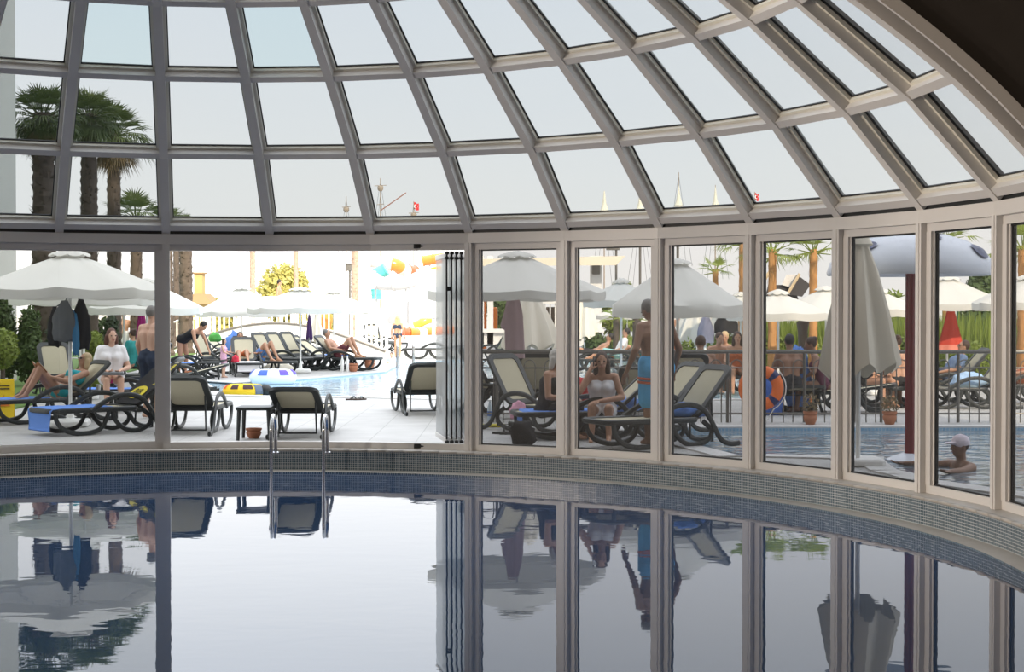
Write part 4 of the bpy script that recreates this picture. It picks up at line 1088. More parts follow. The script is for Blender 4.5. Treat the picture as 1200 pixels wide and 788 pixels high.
for i, (u, Y, rz, th, lab) in enumerate(((325,42.0,-28,58,'first empty beige-backed lounger right of the bent legs'),(341,42.8,-28,58,'second empty beige-backed lounger, just left of the pale parasol pole'),(357,43.6,-28,58,'third empty beige-backed lounger, right of the pale parasol pole'),
        (372,44.5,-22,45,'lounger behind the closed purple parasol'),(386,43.3,-20,35,'lounger next left of the sunbathing man'),(404,42.2,-14,48,'lounger under the sunbathing man with bent knees'),
        (330,52,-20,35,'left lounger of the far row at the foot of the bridge'),(362,53.8,-20,35,'right lounger of the far row at the foot of the bridge'),(346,52.9,-20,35,'middle lounger of the far row at the foot of the bridge'),(300,51.5,-20,35,'far lounger below the left part of the bridge'),(268,51,-20,35,'far lounger below the left end of the bridge'))):
    LG(lab, u, Y, rz, th)
cloth('towel', 'blue towel on the foot of the lounger by the white slab of the pale parasol', 'towel', on(372,44.5,.352), .8, .56, .15, R(-22), seed=14)
heap('towel', 'pale rolled mat on the deck left of the parasol slab', 'towel', on(326,40.2,.0), (.42,.22,.18), cmat('pale_mat',(.70,.66,.55)), seed=15)
person('man with bent knees sunbathing on a lounger below the bridge', on(404,42.2,0)+V((-.16,.04,0)), R(-14), **reclining(.345,48,.85), s=1.0, skin='tan', hair=('short','grey'), vox=.02, clothes=(('trunks',cmat('maroon',(.12,.03,.04)),.5),))
pot('terracotta pot on the deck right of the sunbathing man', on(433,43.4), .15, .26)
pot('terracotta pot on the deck in front of the sunbathing man', on(414,41.3), .13, .22)
for i, (u, lab) in enumerate(((401,'left white drinks bottle by the sunbathing man'),(407,'right white drinks bottle by the sunbathing man'))):
    o = thing('bottle', lab, 'bottle', on(u,41.2,0), 0, 'white bottles by the sunbathing man'); b = MB(); b.lathe([(.04,0),(.045,.02),(.045,.30),(.018,.38),(.018,.42)], 12); b.build('bottle_body', POLEW, o)
    b = MB(); b.lathe([(.022,.42),(.022,.45)], 10); b.build('bottle_cap', cmat('blue_cap',(.1,.2,.5)), o)
PR('cream parasol with a scalloped vent in the middle opening, left one', 283, 46, 52, 335, 371, rz=.25, seed=2)
PR('cream parasol with the pale slab base, centre of the middle opening', 352, 40.6, 62, 336, 367, rz=.1, seed=3)
PR('cream parasol at the right end of the middle row', 391, 50, 47, 340, 367, rz=.3, seed=4, ribs=False)
folded_parasol('closed cream parasol behind the purple one', on(371,47), Zv(366,47), Zv(398,47), .20, seed=5)
folded_parasol('slim closed purple parasol in front of the bridge', on(362.5,44), Zv(363,44), Zv(399,44), .085, cmat('purple',(.05,.02,.10)), seed=6)
# arched white bridge
o = thing('footbridge', 'white arched footbridge with white railings crossing behind the parasols', 'bridge', (0,0,0))
xa, xb, YBr = X(196,58), X(452,58), 58; N = 36
def bz(t): return -.02+1.15*sin(pi*(.04+.93*t))**1.1
for nm, y0, y1 in (('deck', YBr, YBr+2.2),):
    b = MB()
    for i in range(N):
        t0, t1 = i/N, (i+1)/N; x0, x1 = xa+(xb-xa)*t0, xa+(xb-xa)*t1; z0, z1 = bz(t0), bz(t1)
        b.hexa([(x0,y0,z0-.62),(x1,y0,z1-.62),(x1,y1,z1-.62),(x0,y1,z0-.62),(x0,y0,z0),(x1,y0,z1),(x1,y1,z1),(x0,y1,z0)])
    b.build(nm, WHITE, o, False)
b = MB(); b.tube([(xa+(xb-xa)*i/N, YBr-.03, bz(i/N)+.03) for i in range(N+1)], .045, 6); b.build('deck_edge', BRONZE, o)
b = MB(); b.tube([(xa+(xb-xa)*i/N, YBr+.05, bz(i/N)+1.0) for i in range(N+1)], 1, 6, False, (.05,.035)); b.build('handrail', POLEW, o)
nb_ = 46
for i in range(nb_+1):
    t = i/nb_; x = xa+(xb-xa)*t
    b = MB(); b.box((x,YBr+.05,bz(t)+.5), (.12 if i%8 == 0 else .045,.05,1.0)); b.build('post' if i%8 == 0 else 'baluster', POLEW, o, False)
b = MB(); b.tube([(xa+(xb-xa)*i/N, YBr+2.1, bz(i/N)+1.0) for i in range(N+1)], 1, 6, False, (.05,.035)); b.build('handrail', POLEW, o)
for i in range(0, 40):
    t = (i+.5)/40; x = xa+(xb-xa)*t; b = MB(); b.box((x,YBr+2.1,bz(t)+.5), (.045,.05,1.0)); b.build('baluster', POLEW, o, False)
heap('bag', 'orange beach bag standing on the bridge behind its railing', 'bag', (X(379,59),59,bz((X(379,59)-xa)/(xb-xa))), (.3,.2,.55), cmat('orange_vinyl',(.75,.22,.05)), seed=3)
person('person with dark hair crossing the bridge above the parasols', (X(327,59),59,bz(.52)), R(0), **standing(), s=.98, skin='tan', hair=('short','black'), vox=.025, clothes=(('trunks',cmat('maroon',(.12,.03,.04)),.6),))
person('woman in a navy bikini seen from behind walking away by the far ladder', on(466,54), R(80), **standing(step=.06,hf=(1,.5,0)), s=.84, skin='tan', hair=('long','blond'), female=True, vox=.018, clothes=(('brief',cmat('navy',(.02,.035,.07))),('top',cmat('navy',(.02,.035,.07)))))
person('small child sitting in the water left of the far ladder', on(459,48,-.25), R(-100), **sitting(.05,.34,.05), s=.62, skin='fair', hair=('short','brown'), vox=.025, clothes=(('shirt',cmat('pale_blue',(.35,.5,.7))),))
LG('far lounger at the right edge of the opening, behind the ladder', 507, 52, 180, 8)
LG('far beige-backed lounger at the right end of the bridge', 442, 64.2, -60, 62)
LG('far lounger just right of the bridge end', 451, 61.6, -40, 20)
# water slides
SLM = {n: mat('slide_'+n, c, .25) for n, c in dict(white=(.50,.50,.50), orange=(.75,.20,.03), yellow=(.75,.42,.05), teal=(.09,.42,.40), red=(.80,.10,.04)).items()}
def slide(label, pts, r, cols, Y0=75):
    """enclosed flume: coloured ring sections along a path given as (u,v,Y)"""
    o = thing('water_slide', label, 'water slide', (0,0,0), 0, 'water slides')
    path = smoothpath([P(*p) for p in pts], 6); n = len(path); k = max(1, n//len(cols))
    for i, cname in enumerate(cols):
        seg = path[i*k: min(n, (i+1)*k+1)] if i < len(cols)-1 else path[i*k:]
        if len(seg) < 2: continue
        b = MB(); b.tube(seg, r, 16); b.build('tube_section', SLM[cname], o, 60)
        b = MB(); t = (seg[1]-seg[0]).normalized(); b.tube([seg[0]-t*.06, seg[0]+t*.06], r*1.1, 16); b.build('joint_flange', SLM[cname], o)
    for p in (path[n//4], path[3*n//4]):
        b = MB(); b.tube([(p.x,p.y+r*.3,-.3),(p.x,p.y+r*.3,p.z)], .09, 8); b.build('support_column', SLM['white'], o)
    return o
slide('upper enclosed water slide with orange sections, high left of the white column', [(436,306,150),(450,309,150),(464,311,150),(474,317,151),(486,319,152),(498,314,153)], .62, ['white','white','orange','white','red','white'])
slide('middle enclosed white water slide with a teal top section', [(452,316,140),(440,324,140),(446,332,139),(462,333,138),(478,331,138),(490,326,138)], .58, ['teal','white','white','white','white'])
slide('orange slide section at the top beside the folded glass doors', [(496,306,128),(508,304,128),(522,302,128),(536,300,128)], .42, ['orange','orange','white'])
slide('short steep slide tube with yellow and orange halves by the folded glass doors', [(511,314,120),(512,322,120),(513,330,120)], .36, ['yellow','orange'])
slide('low slide ending in an orange-red mouth above the far deck', [(474,390,100),(482,390,100),(492,390,101),(506,389,102),(530,387,103)], .30, ['red','orange','white','orange','orange'])
slide('yellow slide section above the red mouth', [(487,382,112),(499,376,112),(514,371,113)], .28, ['yellow','yellow','white'])
slide('teal slide box section hanging left of the white column', [(440,339,146),(441,345,146),(441,351,146)], .44, ['teal','teal'])
o = thing('slide_tower', 'white slide tower columns and sloping panels behind the slides', 'tower', (0,0,0))
for u, vt in ((481,318),(455,345),(512,310),(432,362)):
    b = MB(); p = P(u,vt,165); b.tube([(p.x,165,0),p], .22, 10); b.build('column', SLM['white'], o)
b = MB()
b.hexa([P(462,380,166),P(532,380,166),P(532,380,168),P(462,380,168),P(466,362,166),P(532,316,166),P(532,316,168),P(466,362,168)]); b.build('side_panel', SLM['white'], o, False)
b = MB(); b.hexa([P(428,381,160),P(472,381,160),P(472,381,162),P(428,381,162),P(428,362,160),P(472,360,160),P(472,360,162),P(428,362,162)]); b.build('low_wall', SLM['white'], o, False)
o = thing('sign_panel', 'pale grey panel behind the top of the folded glass doors', 'panel', P(508,345,70))
b = MB(); b.box((0,0,0), (1.6,.1,2.2), None, .03); b.build('board', mat('grey_panel', (.45,.47,.48), .6), o); b = MB(); b.tube([(0,.08,-3.5),(0,.08,.9)], .08, 8); b.build('post', POLEW, o)
# trees and palms behind
random.seed(5)
bush('tree', 'large yellow-green tree behind the bridge in the middle opening', 341, 80, 302, 84, 'yellow', 5200, .17, 'tree', layers=9)
bush('tree', 'low yellow-green tree line behind the left middle parasol', 258, 84, 343, 44, 'yellow', 2400, .17, 'tree', layers=6)
bush('tree', 'small bright bush at the right foot of the large yellow-green tree', 382, 82, 338, 30, 'yellow', 1500, .15, 'tree', layers=4)
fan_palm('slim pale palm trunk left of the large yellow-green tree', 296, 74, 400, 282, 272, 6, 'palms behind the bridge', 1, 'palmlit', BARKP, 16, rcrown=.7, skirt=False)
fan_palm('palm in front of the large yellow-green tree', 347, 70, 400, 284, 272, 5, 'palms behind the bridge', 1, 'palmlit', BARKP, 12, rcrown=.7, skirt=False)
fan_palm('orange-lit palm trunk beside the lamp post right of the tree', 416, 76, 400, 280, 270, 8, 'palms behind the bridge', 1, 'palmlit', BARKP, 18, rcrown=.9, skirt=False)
o = thing('lamp_post', 'slim lamp post with a dark lamp head left of the orange-lit palm', 'lamp post', on(410,74))
zt = Zv(310,74); b = MB(); b.tube([(0,0,0),(0,0,zt)], .05, 8); b.build('post', BRONZE, o)
b = MB(); b.box((-.10,0,zt+.02), (.9,.25,.05), None, .02); b.box((-.05,0,zt-.16), (.28,.22,.30), None, .03); b.build('lamp_head', BRONZE, o)
o = thing('yellow_house', 'small yellow house with a chimney behind the shaggy palm trunk', 'house', on(233,90))
b = MB(); b.box((-.2,2,1.0), (1.5,3,2.0)); b.build('wall', mat('yellow_plaster', (.42,.29,.11), .8), o, False)
b = MB(); b.box((-.35,2,2.8), (.5,.8,2.0)); b.build('chimney', mat('yellow_plaster'), o, False)
b = MB(); b.hexa([(-1.1,.2,2.0),(.75,.2,2.0),(.75,3.8,2.0),(-1.1,3.8,2.0),(-.5,1,2.6),(.1,1,2.6),(.1,3,2.6),(-.5,3,2.6)]); b.box((-.35,2,3.82), (.72,1.0,.08)); b.build('roof', mat('ochre_tile', (.26,.16,.07), .8), o, False)

# ================================================================== RIGHT: BEHIND THE GLAZED BAYS
# metal railing with hooped bars
YRL = 22.7
o = thing('railing', 'dark metal railing with hoop-topped bars running behind the right-hand panes', 'railing', (0,0,0))
x0, x1 = X(560,YRL), X(1215,YRL)
for nm, z, r in (('top_rail',1.035,.028),('middle_rail',.80,.012),('bottom_rail',.13,.014)):
    b = MB(); b.tube([(x0,YRL,z),(x1,YRL,z)], r, 8); b.build(nm, BRONZE, o)
npst = 7
for i in range(npst+1):
    x = x0+.28+(x1-x0-.3)*i/npst; b = MB(); b.tube([(x,YRL,0),(x,YRL,1.03)], .024, 8); b.build('post', BRONZE, o)
nh = 27; dx = (x1-x0)/nh
for i in range(nh):
    x = x0+dx*(i+.5); b = MB(); hw = dx*.27
    b.tube([(x-hw,YRL,.0),(x-hw,YRL,.82)]+[(x-hw*cos(a),YRL,.82+hw*1.2*sin(a)) for a in [pi*k/8 for k in range(1,8)]]+[(x+hw,YRL,.82),(x+hw,YRL,.0)], .0095, 6); b.build('hoop_bar', BRONZE, o)

PR('cream parasol over the white-haired woman, left of the right-hand panes', 606, 23.6, 105, 294, 351, rz=.12, seed=11, val=.13)
folded_parasol('closed cream parasol behind the pole of the parasol over the white-haired woman', on(620,28), Zv(335,28), Zv(409,28), .48, skew=.1, seed=7)
o = thing('robe', 'faded pink garment hanging on the pole of the parasol over the white-haired woman', 'garment', on(604,23.5,Zv(420,23.5)))
b = MB(); n = 22
for k in range(9):
    t = k/8; q = .5+.5*min(1,t*3)
    for j in range(n):
        a = 2*pi*j/n; f = 1+.18*cos(5*a+t*2); b.v.append(V((.13*q*f*cos(a)-.05*(1-t), .08*q*f*sin(a)-.03, 1.02*(1-t))))
for k in range(8):
    for j in range(n): b.f.append((k*n+j,(k+1)*n+j,(k+1)*n+(j+1)%n,k*n+(j+1)%n))
b.f.append(tuple(range(n))); b.build('cloth', cmat('faded_pink',(.50,.36,.38)), o, True)
b = MB(); b.cap((-.16,0,.50),.07,(-.05,0,.92),.06); b.build('sleeve', cmat('faded_pink',(.50,.36,.38)), o, True)
PR('cream parasol with a large drooping hem behind the standing man in blue trunks', 794, 26.5, 82, 303, 371, rz=.35, seed=12, val=.2)
PR('cream parasol showing between the first two right-hand panes', 728, 31, 46, 326, 360, rz=.2, seed=13, ribs=False)
PR('sunlit white parasol far behind the railing above the man in the white shirt', 735, 55, 38, 354, 374, rz=.2, seed=14, ribs=False)
PR('sunlit cream parasol edge behind the right corner of the drooping parasol', 868, 36.5, 46, 342, 368, rz=.3, seed=15, ribs=False)
PR('sunlit cream parasol behind the lifebuoy, left of the pair', 912, 29.5, 62, 339, 375, rz=.1, seed=16)
PR('sunlit cream parasol behind the lifebuoy, right of the pair', 968, 33.6, 66, 335, 374, rz=.3, seed=17)
PR('sunlit cream parasol seen between the closed beige parasol and the red fountain column', 1030, 30, 54, 337, 371, rz=.15, seed=18)
PR('sunlit cream parasol with a red towel hanging from its pole', 1110, 34, 72, 323, 363, rz=.2, seed=19)
PR('sunlit cream parasol at the far right edge of the picture', 1202, 30.5, 62, 322, 363, rz=.3, seed=20)
folded_parasol('large closed beige parasol standing close outside the panes beside the pool', on(1006,16.45), Zv(268,16.45), Zv(436,16.45), .38, skew=.05, seed=9, base=True)
o = thing('towel', 'red towel hanging on the pole of the sunlit parasol on the right', 'towel', on(1113,33.8,Zv(411,33.8)))
b = MB(); n = 20; L = Zv(362,33.8)-Zv(411,33.8)
for k in range(9):
    t = k/8; q = .25+.75*t
    for j in range(n):
        a = 2*pi*j/n; f = 1+.18*cos(5*a+t*2); b.v.append(V((.27*q*f*cos(a)*(1 if t < 1 else .95), .12*q*f*sin(a)-.05, L*(1-t))))
for k in range(8):
    for j in range(n): b.f.append((k*n+j,(k+1)*n+j,(k+1)*n+(j+1)%n,k*n+(j+1)%n))
b.f.append(tuple(range(n))); b.build('cloth', cmat('red_towel',(.55,.055,.03)), o, True)
b = MB()
for j in range(n+1):
    a = 2*pi*j/n; f = 1+.18*cos(5*a+2)
    for q, z in ((1.03,.0),(1.0,.13)): b.v.append(V((.275*q*f*cos(a), .125*q*f*sin(a)-.05, z-.005)))
for j in range(n): b.f.append((2*j,2*j+1,2*j+3,2*j+2))
b.build('pale_border', cmat('salmon',(.75,.25,.18)), o, True)
# mushroom fountain
YM = 17.4; c = on(1067,YM); s_ = F/YM
o = thing('mushroom_fountain', 'white and blue-spotted mushroom fountain on a dark red column in the near pool', 'fountain', (c.x,c.y,0))
rad = 96/s_; zb_, zt_ = Zv(323,YM), Zv(273,YM)
b = MB(); b.lathe([(.04,zb_+.10),(rad*.9,zb_+.02),(rad*1.0,zb_),(rad*1.01,zb_+.03),(rad*.97,zb_+.14),(rad*.86,zb_+.27),(rad*.66,zb_+.38),(rad*.4,zt_-.02),(.02,zt_+.01)], 48)
b.build('cap', mat('fountain_white', (.74,.78,.86), .25), o, 60)
b = MB(); b.tube([(0,0,-.35),(0,0,zb_+.08)], .058, 16); b.build('column', mat('dark_red_paint', (.20,.018,.022), .3), o)
NAVY = mat('navy_spot', (.02,.03,.12), .3)
def capz(r):
    pr = [(rad*1.01,zb_+.03),(rad*.97,zb_+.14),(rad*.86,zb_+.27),(rad*.66,zb_+.38),(rad*.4,zt_-.02),(.02,zt_+.01)]
    for (ra,za),(rb,zb2) in zip(pr,pr[1:]):
        if rb <= r <= ra: return za+(zb2-za)*(ra-r)/(ra-rb)
    return zt_
for k, (a, rr) in enumerate(((-.70,.86),(-1.45,.60),(-2.5,.80),(.6,.78),(1.8,.7),(3.0,.55),(-1.0,.35),(2.5,.85))):
    b = MB(); cx, cy = rad*rr*cos(a), rad*rr*sin(a); rs = .13
    pts = []
    for j in range(24):
        t = 2*pi*j/24; px, py = cx+(-sin(a))*rs*cos(t)+cos(a)*rs*.62*sin(t), cy+cos(a)*rs*cos(t)+sin(a)*rs*.62*sin(t)
        r = min(math.hypot(px,py), rad*1.0); pts.append(V((px,py,capz(r)+.012))+V((cos(a),sin(a),0))*.014)
    ce = V((cx,cy,capz(rad*rr)+.014))+V((cos(a),sin(a),0))*.016
    for j in range(24): b.face([ce, pts[j], pts[(j+1)%24]])
    b.build('spot', NAVY, o, False)
b = MB(); b.lathe([(.24,-.12),(.26,-.03),(.20,.0),(.09,.04)], 24); b.build('foot', mat('fountain_white'), o)

# the near group behind the first panes
l1 = lounger('charcoal lounger with a crumpled blue towel closest to the right-hand panes', (X(780,18.75),18.75,0), R(207), 50)
l2 = LG('beige-backed lounger just behind the one with the crumpled blue towel', 755, 20.9, 207, 46)
l3 = LG('lounger under the dark-haired woman on the phone, covered with blue towels', 692, 19.95, 190, 42)
l4 = LG('lounger with a tall raised back behind the white-haired woman', 630, 21.2, -42, 58)
heap('towel', 'crumpled blue towel on the seat of the lounger closest to the right-hand panes', 'towel', (X(806,18.9),18.9,.352), (.24,.22,.11), BLUET, seed=21)
cloth('towel', 'blue towel spread over the lounger of the dark-haired woman on the phone', 'towel', V((X(692,19.95),19.95,.352))+V((.42*cos(R(10)),.42*sin(R(10)),0)), 1.30, .62, .30, R(190), seed=23)
heap('towel', 'bunched blue towel beside the hip of the dark-haired woman', 'towel', (X(735,19.95),20.0,.352), (.20,.2,.12), BLUET, seed=24)
# ring-shaped white object on the pavement
person('dark-haired woman in a white top sitting on a lounger with a phone at her ear', on(706,19.75,-.02), R(-97), **sitting(.30,.42,.08,arms=(((.14,.27,.58),(.32,-.27,.66)),((.36,-.02,.54),(.22,-.15,.93))),lean=.22,hf=(1,.05,-.30)), s=.97, skin='tan', hair=('long','brown'), female=True, vox=.0105,
       clothes=(('strap_top',cmat('white',(.80,.79,.80),.02)),('trunks',cmat('white',(.80,.79,.80),.02),.35)))
o = thing('phone', 'dark mobile phone held to the ear of the woman in the white top', 'phone', on(706,19.75,1.00)+V((-.125,-.19,0)), R(-97))
b = MB(); b.box((0,0,0), (.07,.010,.13), Matrix.Rotation(R(20),3,'Y'), .004); b.build('phone_body', GASKET, o)
person('bare-chested grey-haired man in blue swim trunks standing with his back to the panes', on(769,18.85), R(112), **standing(lean=.05, arms=(((-.06,.29,1.12),(-.02,-.29,1.12)),((.08,.34,.86),(.12,-.30,.88))), hf=(1,.35,-.45), hu=(.3,.28,1)), s=1.05, skin='dark', hair=('short','grey'), vox=.0105, fat=1.16,
       clothes=(('trunks',cmat('sky_blue_shorts',(.09,.40,.72)),.92,cmat('orange_band',(.55,.13,.06))),))
person('white-haired woman in black sitting on a lounger behind the first right-hand pane', on(641,19.9), R(-28), **sitting(.30,.42,.08,arms=(((.16,.25,.56),(.14,-.25,.56)),((.36,.10,.54),(.36,-.08,.54))),lean=.2,hf=(1,.0,-.2)), s=.97, skin='tan', hair=('bob','white'), female=True, vox=.011, fat=1.1,
       clothes=(('strap_top',cmat('black_lycra',(.013,.013,.014))),('leggings',cmat('black_cloth',(.015,.015,.017)))))
heap('bag', 'soft black bag on the floor below the white-haired woman', 'bag', on(613,18.9), (.15,.12,.20), cmat('black_cloth',(.015,.015,.017)), seed=31)
heap('bag', 'pink and white patterned bag hanging under the parasol pole', 'bag', on(607,20.6,.20), (.11,.09,.15), cmat('pink_pattern',(.62,.32,.42),.5), seed=32)
side_table('dark stool with a water bottle beside it behind the railing end', on(569,24.2), .1, 1, .50, .34)
o = thing('bottle', 'clear water bottle on the floor beside the dark stool', 'bottle', on(574,22.9)); b = MB(); b.lathe([(.035,0),(.038,.03),(.034,.12),(.038,.2),(.015,.27),(.015,.30)], 14); b.build('bottle_body', mat('pale_plastic', (.55,.65,.72), .15), o)
b = MB(); b.lathe([(.039,.08),(.039,.15)], 14); b.build('bottle_label', cmat('blue_cap',(.1,.2,.5)), o)
o = thing('foam_mat', 'flat yellow foam strip on the floor below the dark stool', 'mat', on(575,21.8)); b = MB(); b.box((0,0,.02), (.42,.16,.04), None, .02); b.build('foam', cmat('yellow_foam',(.60,.52,.05)), o)
for i, (u, Y, lab) in enumerate(((588,20.6,'left dark sandal on the floor beside the pink patterned bag'),(596,20.5,'right dark sandal on the floor beside the pink patterned bag'))):
    o = thing('sandal', lab, 'shoe', on(u,Y), R(10+8*i)); b = MB(); b.prism([(.13*cos(a), .048*sin(a)) for a in [2*pi*k/16 for k in range(16)]], 0, .03); b.build('sole', GASKET, o, False)
    b = MB(); b.tube([(.03,-.05,.02),(.03,0,.08),(.03,.05,.02)], .012, 6); b.build('strap', GASKET, o)
LG('dark lounger seen from behind the railing beside the white-haired woman', 628, 24.7, 90, 52)
LG('dark lounger seen from behind the railing right of the dark-haired woman', 744, 24.8, 90, 33)
LG('beige-backed lounger behind the railing in front of the bare-backed man', 801, 24.5, 90, 52)
LG('lounger folded up at the pool edge, its dark legs showing left of the parasol pole', 590, 24.6, 20, 60)
person('bare-backed man leaning forward behind the railing, right of the blue trunks', on(819,24.6), R(75), **sitting(.38,.42,.08,lean=.35,hf=(1,.2,-.5)), s=1.0, skin='dark', hair=('short','brown'), vox=.016, fat=1.1, clothes=(('trunks',cmat('teal_shorts',(.03,.22,.22)),.7),))
heap('bag', 'patterned grey bag on the floor behind the railing next to the bare-backed man', 'bag', on(800,23.6), (.34,.2,.28), cmat('grey_pattern',(.18,.17,.20),.6), seed=34)
heap('bag', 'red and green bag left of the dark-haired woman', 'bag', on(681,21.6,.36), (.15,.14,.22), cmat('red_green',(.40,.03,.03),.5), seed=35)
def swimmer(label, u, v, Y, z, hair, skin, clothes=(), rz=-90, up=(0,0,1), s=1.0):
    return person(label, on(u,Y,z), R(rz), pel=(0,0,-.55), up=up, fwd=(1,0,0), kn=((-.1,.1,-.95),(-.1,-.1,-.95)), an=((-.4,.1,-1.2),(-.4,-.1,-1.2)), el=((.22,.36,-.11),(.22,-.36,-.11)), wr=((.42,.46,-.10),(.42,-.46,-.10)), hf=(1,0,.05), hu=(0,0,1), s=s, skin=skin, hair=hair, vox=.013, clothes=clothes)
swimmer('swimmer in a white and pink cap with shoulders above the near pool', 1128, 530, 16.6, .07, ('short','brown'), 'dark', (('cap',cmat('cap_white',(.78,.70,.78),.1)),('swimsuit',cmat('blue_grey',(.20,.30,.36)))), -165)
swimmer('dark-haired swimmer in the far pool left of the parasol pole', 583, 450, 29.5, -.02, ('short','black'), 'dark', (), 120)
swimmer('swimmer in the far pool over the shoulder of the dark-haired woman', 722, 443, 30.5, -.02, ('short','brown'), 'fair', (), -120)

# life buoy on the railing
o = thing('lifebuoy', 'orange lifebuoy with navy bands hanging on the railing', 'lifebuoy', on(892,22.55,Zv(455,22.55)))
o.rotation_euler[0] = R(90)
b = MB(); torus(b, .245, .085, 48, 14, .7); b.build('ring', mat('buoy_orange', (.80,.17,.03), .45), o, True)
for k in range(4):
    b = MB(); a = R(45+90*k); i0 = 0
    for i in range(5):
        an = a-.16+.08*i
        for j in range(14):
            t = 2*pi*j/14; b.v.append(V(((.245+.090*cos(t))*cos(an), (.245+.090*cos(t))*sin(an), .7*.090*sin(t))))
    for i in range(4):
        for j in range(14): b.f.append((i*14+j,(i+1)*14+j,(i+1)*14+(j+1)%14,i*14+(j+1)%14))
    b.build('band', NAVY, o, True)
b = MB()
b.tube(smoothpath([(.36*cos(R(a)), .36*sin(R(a)), .02) for a in (45,20,0,-20,-45,-60)]+[(.05,-.50,.02),(-.05,-.36,.02)],4), .008, 6); b.build('grab_rope', POLEW, o)
# far deck beyond the railing on the right
pot('terracotta pot with a plant at the railing foot below the sunlit pair of parasols', on(950,22.3), .10, .19, 'dead')
pot('terracotta pot with a plant at the railing foot beside the closed beige parasol', on(1043,22.3), .10, .19, 'dead')
rz90 = dict(seat=.38)
FAR = [
 ('brown-backed person in dark clothes sitting behind the railing next to the lifebuoy', 926, 24.6, 95, sitting(.40,.42,.08,lean=.05), 'dark', ('short','black'), (('trunks',cmat('black_cloth',(.015,.015,.017)),.7),), False),
 ('person leaning forward behind the railing left of the closed beige parasol', 966, 24.8, 170, sitting(.38,.42,.08,lean=.35), 'dark', ('bun','brown'), (('swimsuit',cmat('plum',(.12,.03,.06))),), True),
 ('person in a dark sun hat sitting behind the railing under the closed beige parasol', 1020, 26.4, -60, sitting(.36,.42,.08), 'tan', ('short','brown'), (('sunhat',cmat('black_cloth',(.015,.015,.017))),('shirt',cmat('black_cloth',(.015,.015,.017)))), True),
 ('tanned bare-backed person sitting behind the railing left of the dark red column', 1054, 26.2, 100, sitting(.36,.42,.08,lean=.15), 'tan', ('bun','brown'), (('brief',cmat('black_lycra',(.013,.013,.014))),), True),
 ('person sitting low right of the person in the dark sun hat', 1036, 27.0, -80, sitting(.34,.42,.08,lean=.15), 'tan', ('short','brown'), (('trunks',cmat('navy',(.02,.035,.07)),.6),), False),
 ('person with a white cloth reclining by the right edge of the picture', 1196, 27.2, 180, reclining(.345,45,.5), 'tan', ('short','black'), (('swimsuit',cmat('rust',(.45,.12,.04))),), True),
 ('tanned person sitting in the sun left of the parasol pole at the drooping parasol', 838, 31.0, -70, sitting(.36,.42,.08,lean=.3), 'tan', ('short','brown'), (('trunks',cmat('pale_blue',(.35,.5,.7)),.6),), False),
 ('blond tanned person sitting in the sun below the hanging dark clothes', 851, 31.6, -110, sitting(.36,.42,.08,lean=.2), 'tan', ('short','blond'), (('trunks',cmat('navy',(.02,.035,.07)),.6),), False),
 ('dark-haired tanned person sitting at the right of the sunlit group', 864, 30.6, -95, sitting(.36,.42,.08,lean=.1), 'tan', ('long','brown'), (('swimsuit',cmat('rust',(.45,.12,.04))),), True),
 ('tanned person standing in the sun just right of the man in blue trunks', 798, 40.0, -90, standing(), 'tan', ('short','brown'), (('trunks',cmat('rust',(.45,.12,.04)),.5),), False),
 ('person in a white shirt reclining in profile above the railing', 723, 41.0, 180, reclining(.345,62,.3), 'tan', ('short','black'), (('shirt',cmat('white',(.8,.79,.8))),('trunks',cmat('aqua',(.25,.5,.5)),.8)), False),
 ('dark-haired person lying left of the person in the white shirt', 696, 42.0, 180, reclining(.345,35,.3), 'tan', ('short','black'), (('trunks',cmat('black_cloth',(.015,.015,.017)),.6),), False),
 ('tanned person lying right of the person in the white shirt', 752, 43.0, 180, reclining(.345,28,.4), 'tan', ('short','brown'), (('brief',cmat('teal',(.02,.25,.24))),), True),
 ('distant standing person in a yellow top behind the closed cream parasol', 633, 55, -90, standing(), 'tan', ('short','black'), (('shirt',cmat('yellow_top',(.6,.45,.1))),), False),
]
for lab, u, Y, rz, pose, sk, hr, cl, fem in FAR:
    person(lab, on(u,Y), R(rz), **pose, s=.98, skin=sk, hair=hr, female=fem, vox=.02, clothes=cl)
for lab, u, Y, rz, th in (('lounger of the brown-backed person next to the lifebuoy',926,25.1,95,8),('lounger of the person leaning forward left of the closed beige parasol',972,25.0,170,8),
    ('lounger of the person in the dark sun hat',1016,26.9,-60,30),('lounger of the tanned bare-backed person by the dark red column',1056,26.9,100,8),
    ('sunlit lounger with a bright back below the red towel',1133,26.0,180,52),('darker lounger left of the sunlit one below the red towel',1104,27.6,180,50),
    ('lounger at the right edge of the picture under a reclining person',1198,27.2,180,45),('lounger of the person in the white shirt',722,41.0,180,60),('lounger of the dark-haired person left of the white shirt',696,42.0,180,36),
    ('lounger of the tanned person right of the white shirt',752,43.0,180,26),('sunlit lounger with a bright back beyond the far pool at the left pane',577,50,150,55),('far lounger showing its back at the right edge of the first pane',650,50,150,55),
    ('lounger under the sunlit group, left one',838,31.5,-70,8),('lounger under the sunlit group, middle one',852,32.3,-110,8),('lounger under the sunlit group, right one',865,31.2,-95,8)):
    LG(lab, u, Y, rz, th)
person('person in sunglasses reclining on the darker lounger below the red towel', on(1106,27.6)+V((.02,0,0)), pi, **reclining(.345,50,.4), s=.98, skin='tan', hair=('short','brown'), vox=.018, clothes=(('glasses',GASKET),('shirt',cmat('slate_blue',(.12,.18,.30))),('trunks',cmat('navy',(.02,.035,.07)),.6)))
heap('towel', 'pale blue cloth on the sunlit lounger below the red towel', 'towel', on(1136,26.0,.352), (.30,.22,.16), cmat('pale_blue',(.35,.5,.7)), seed=41)
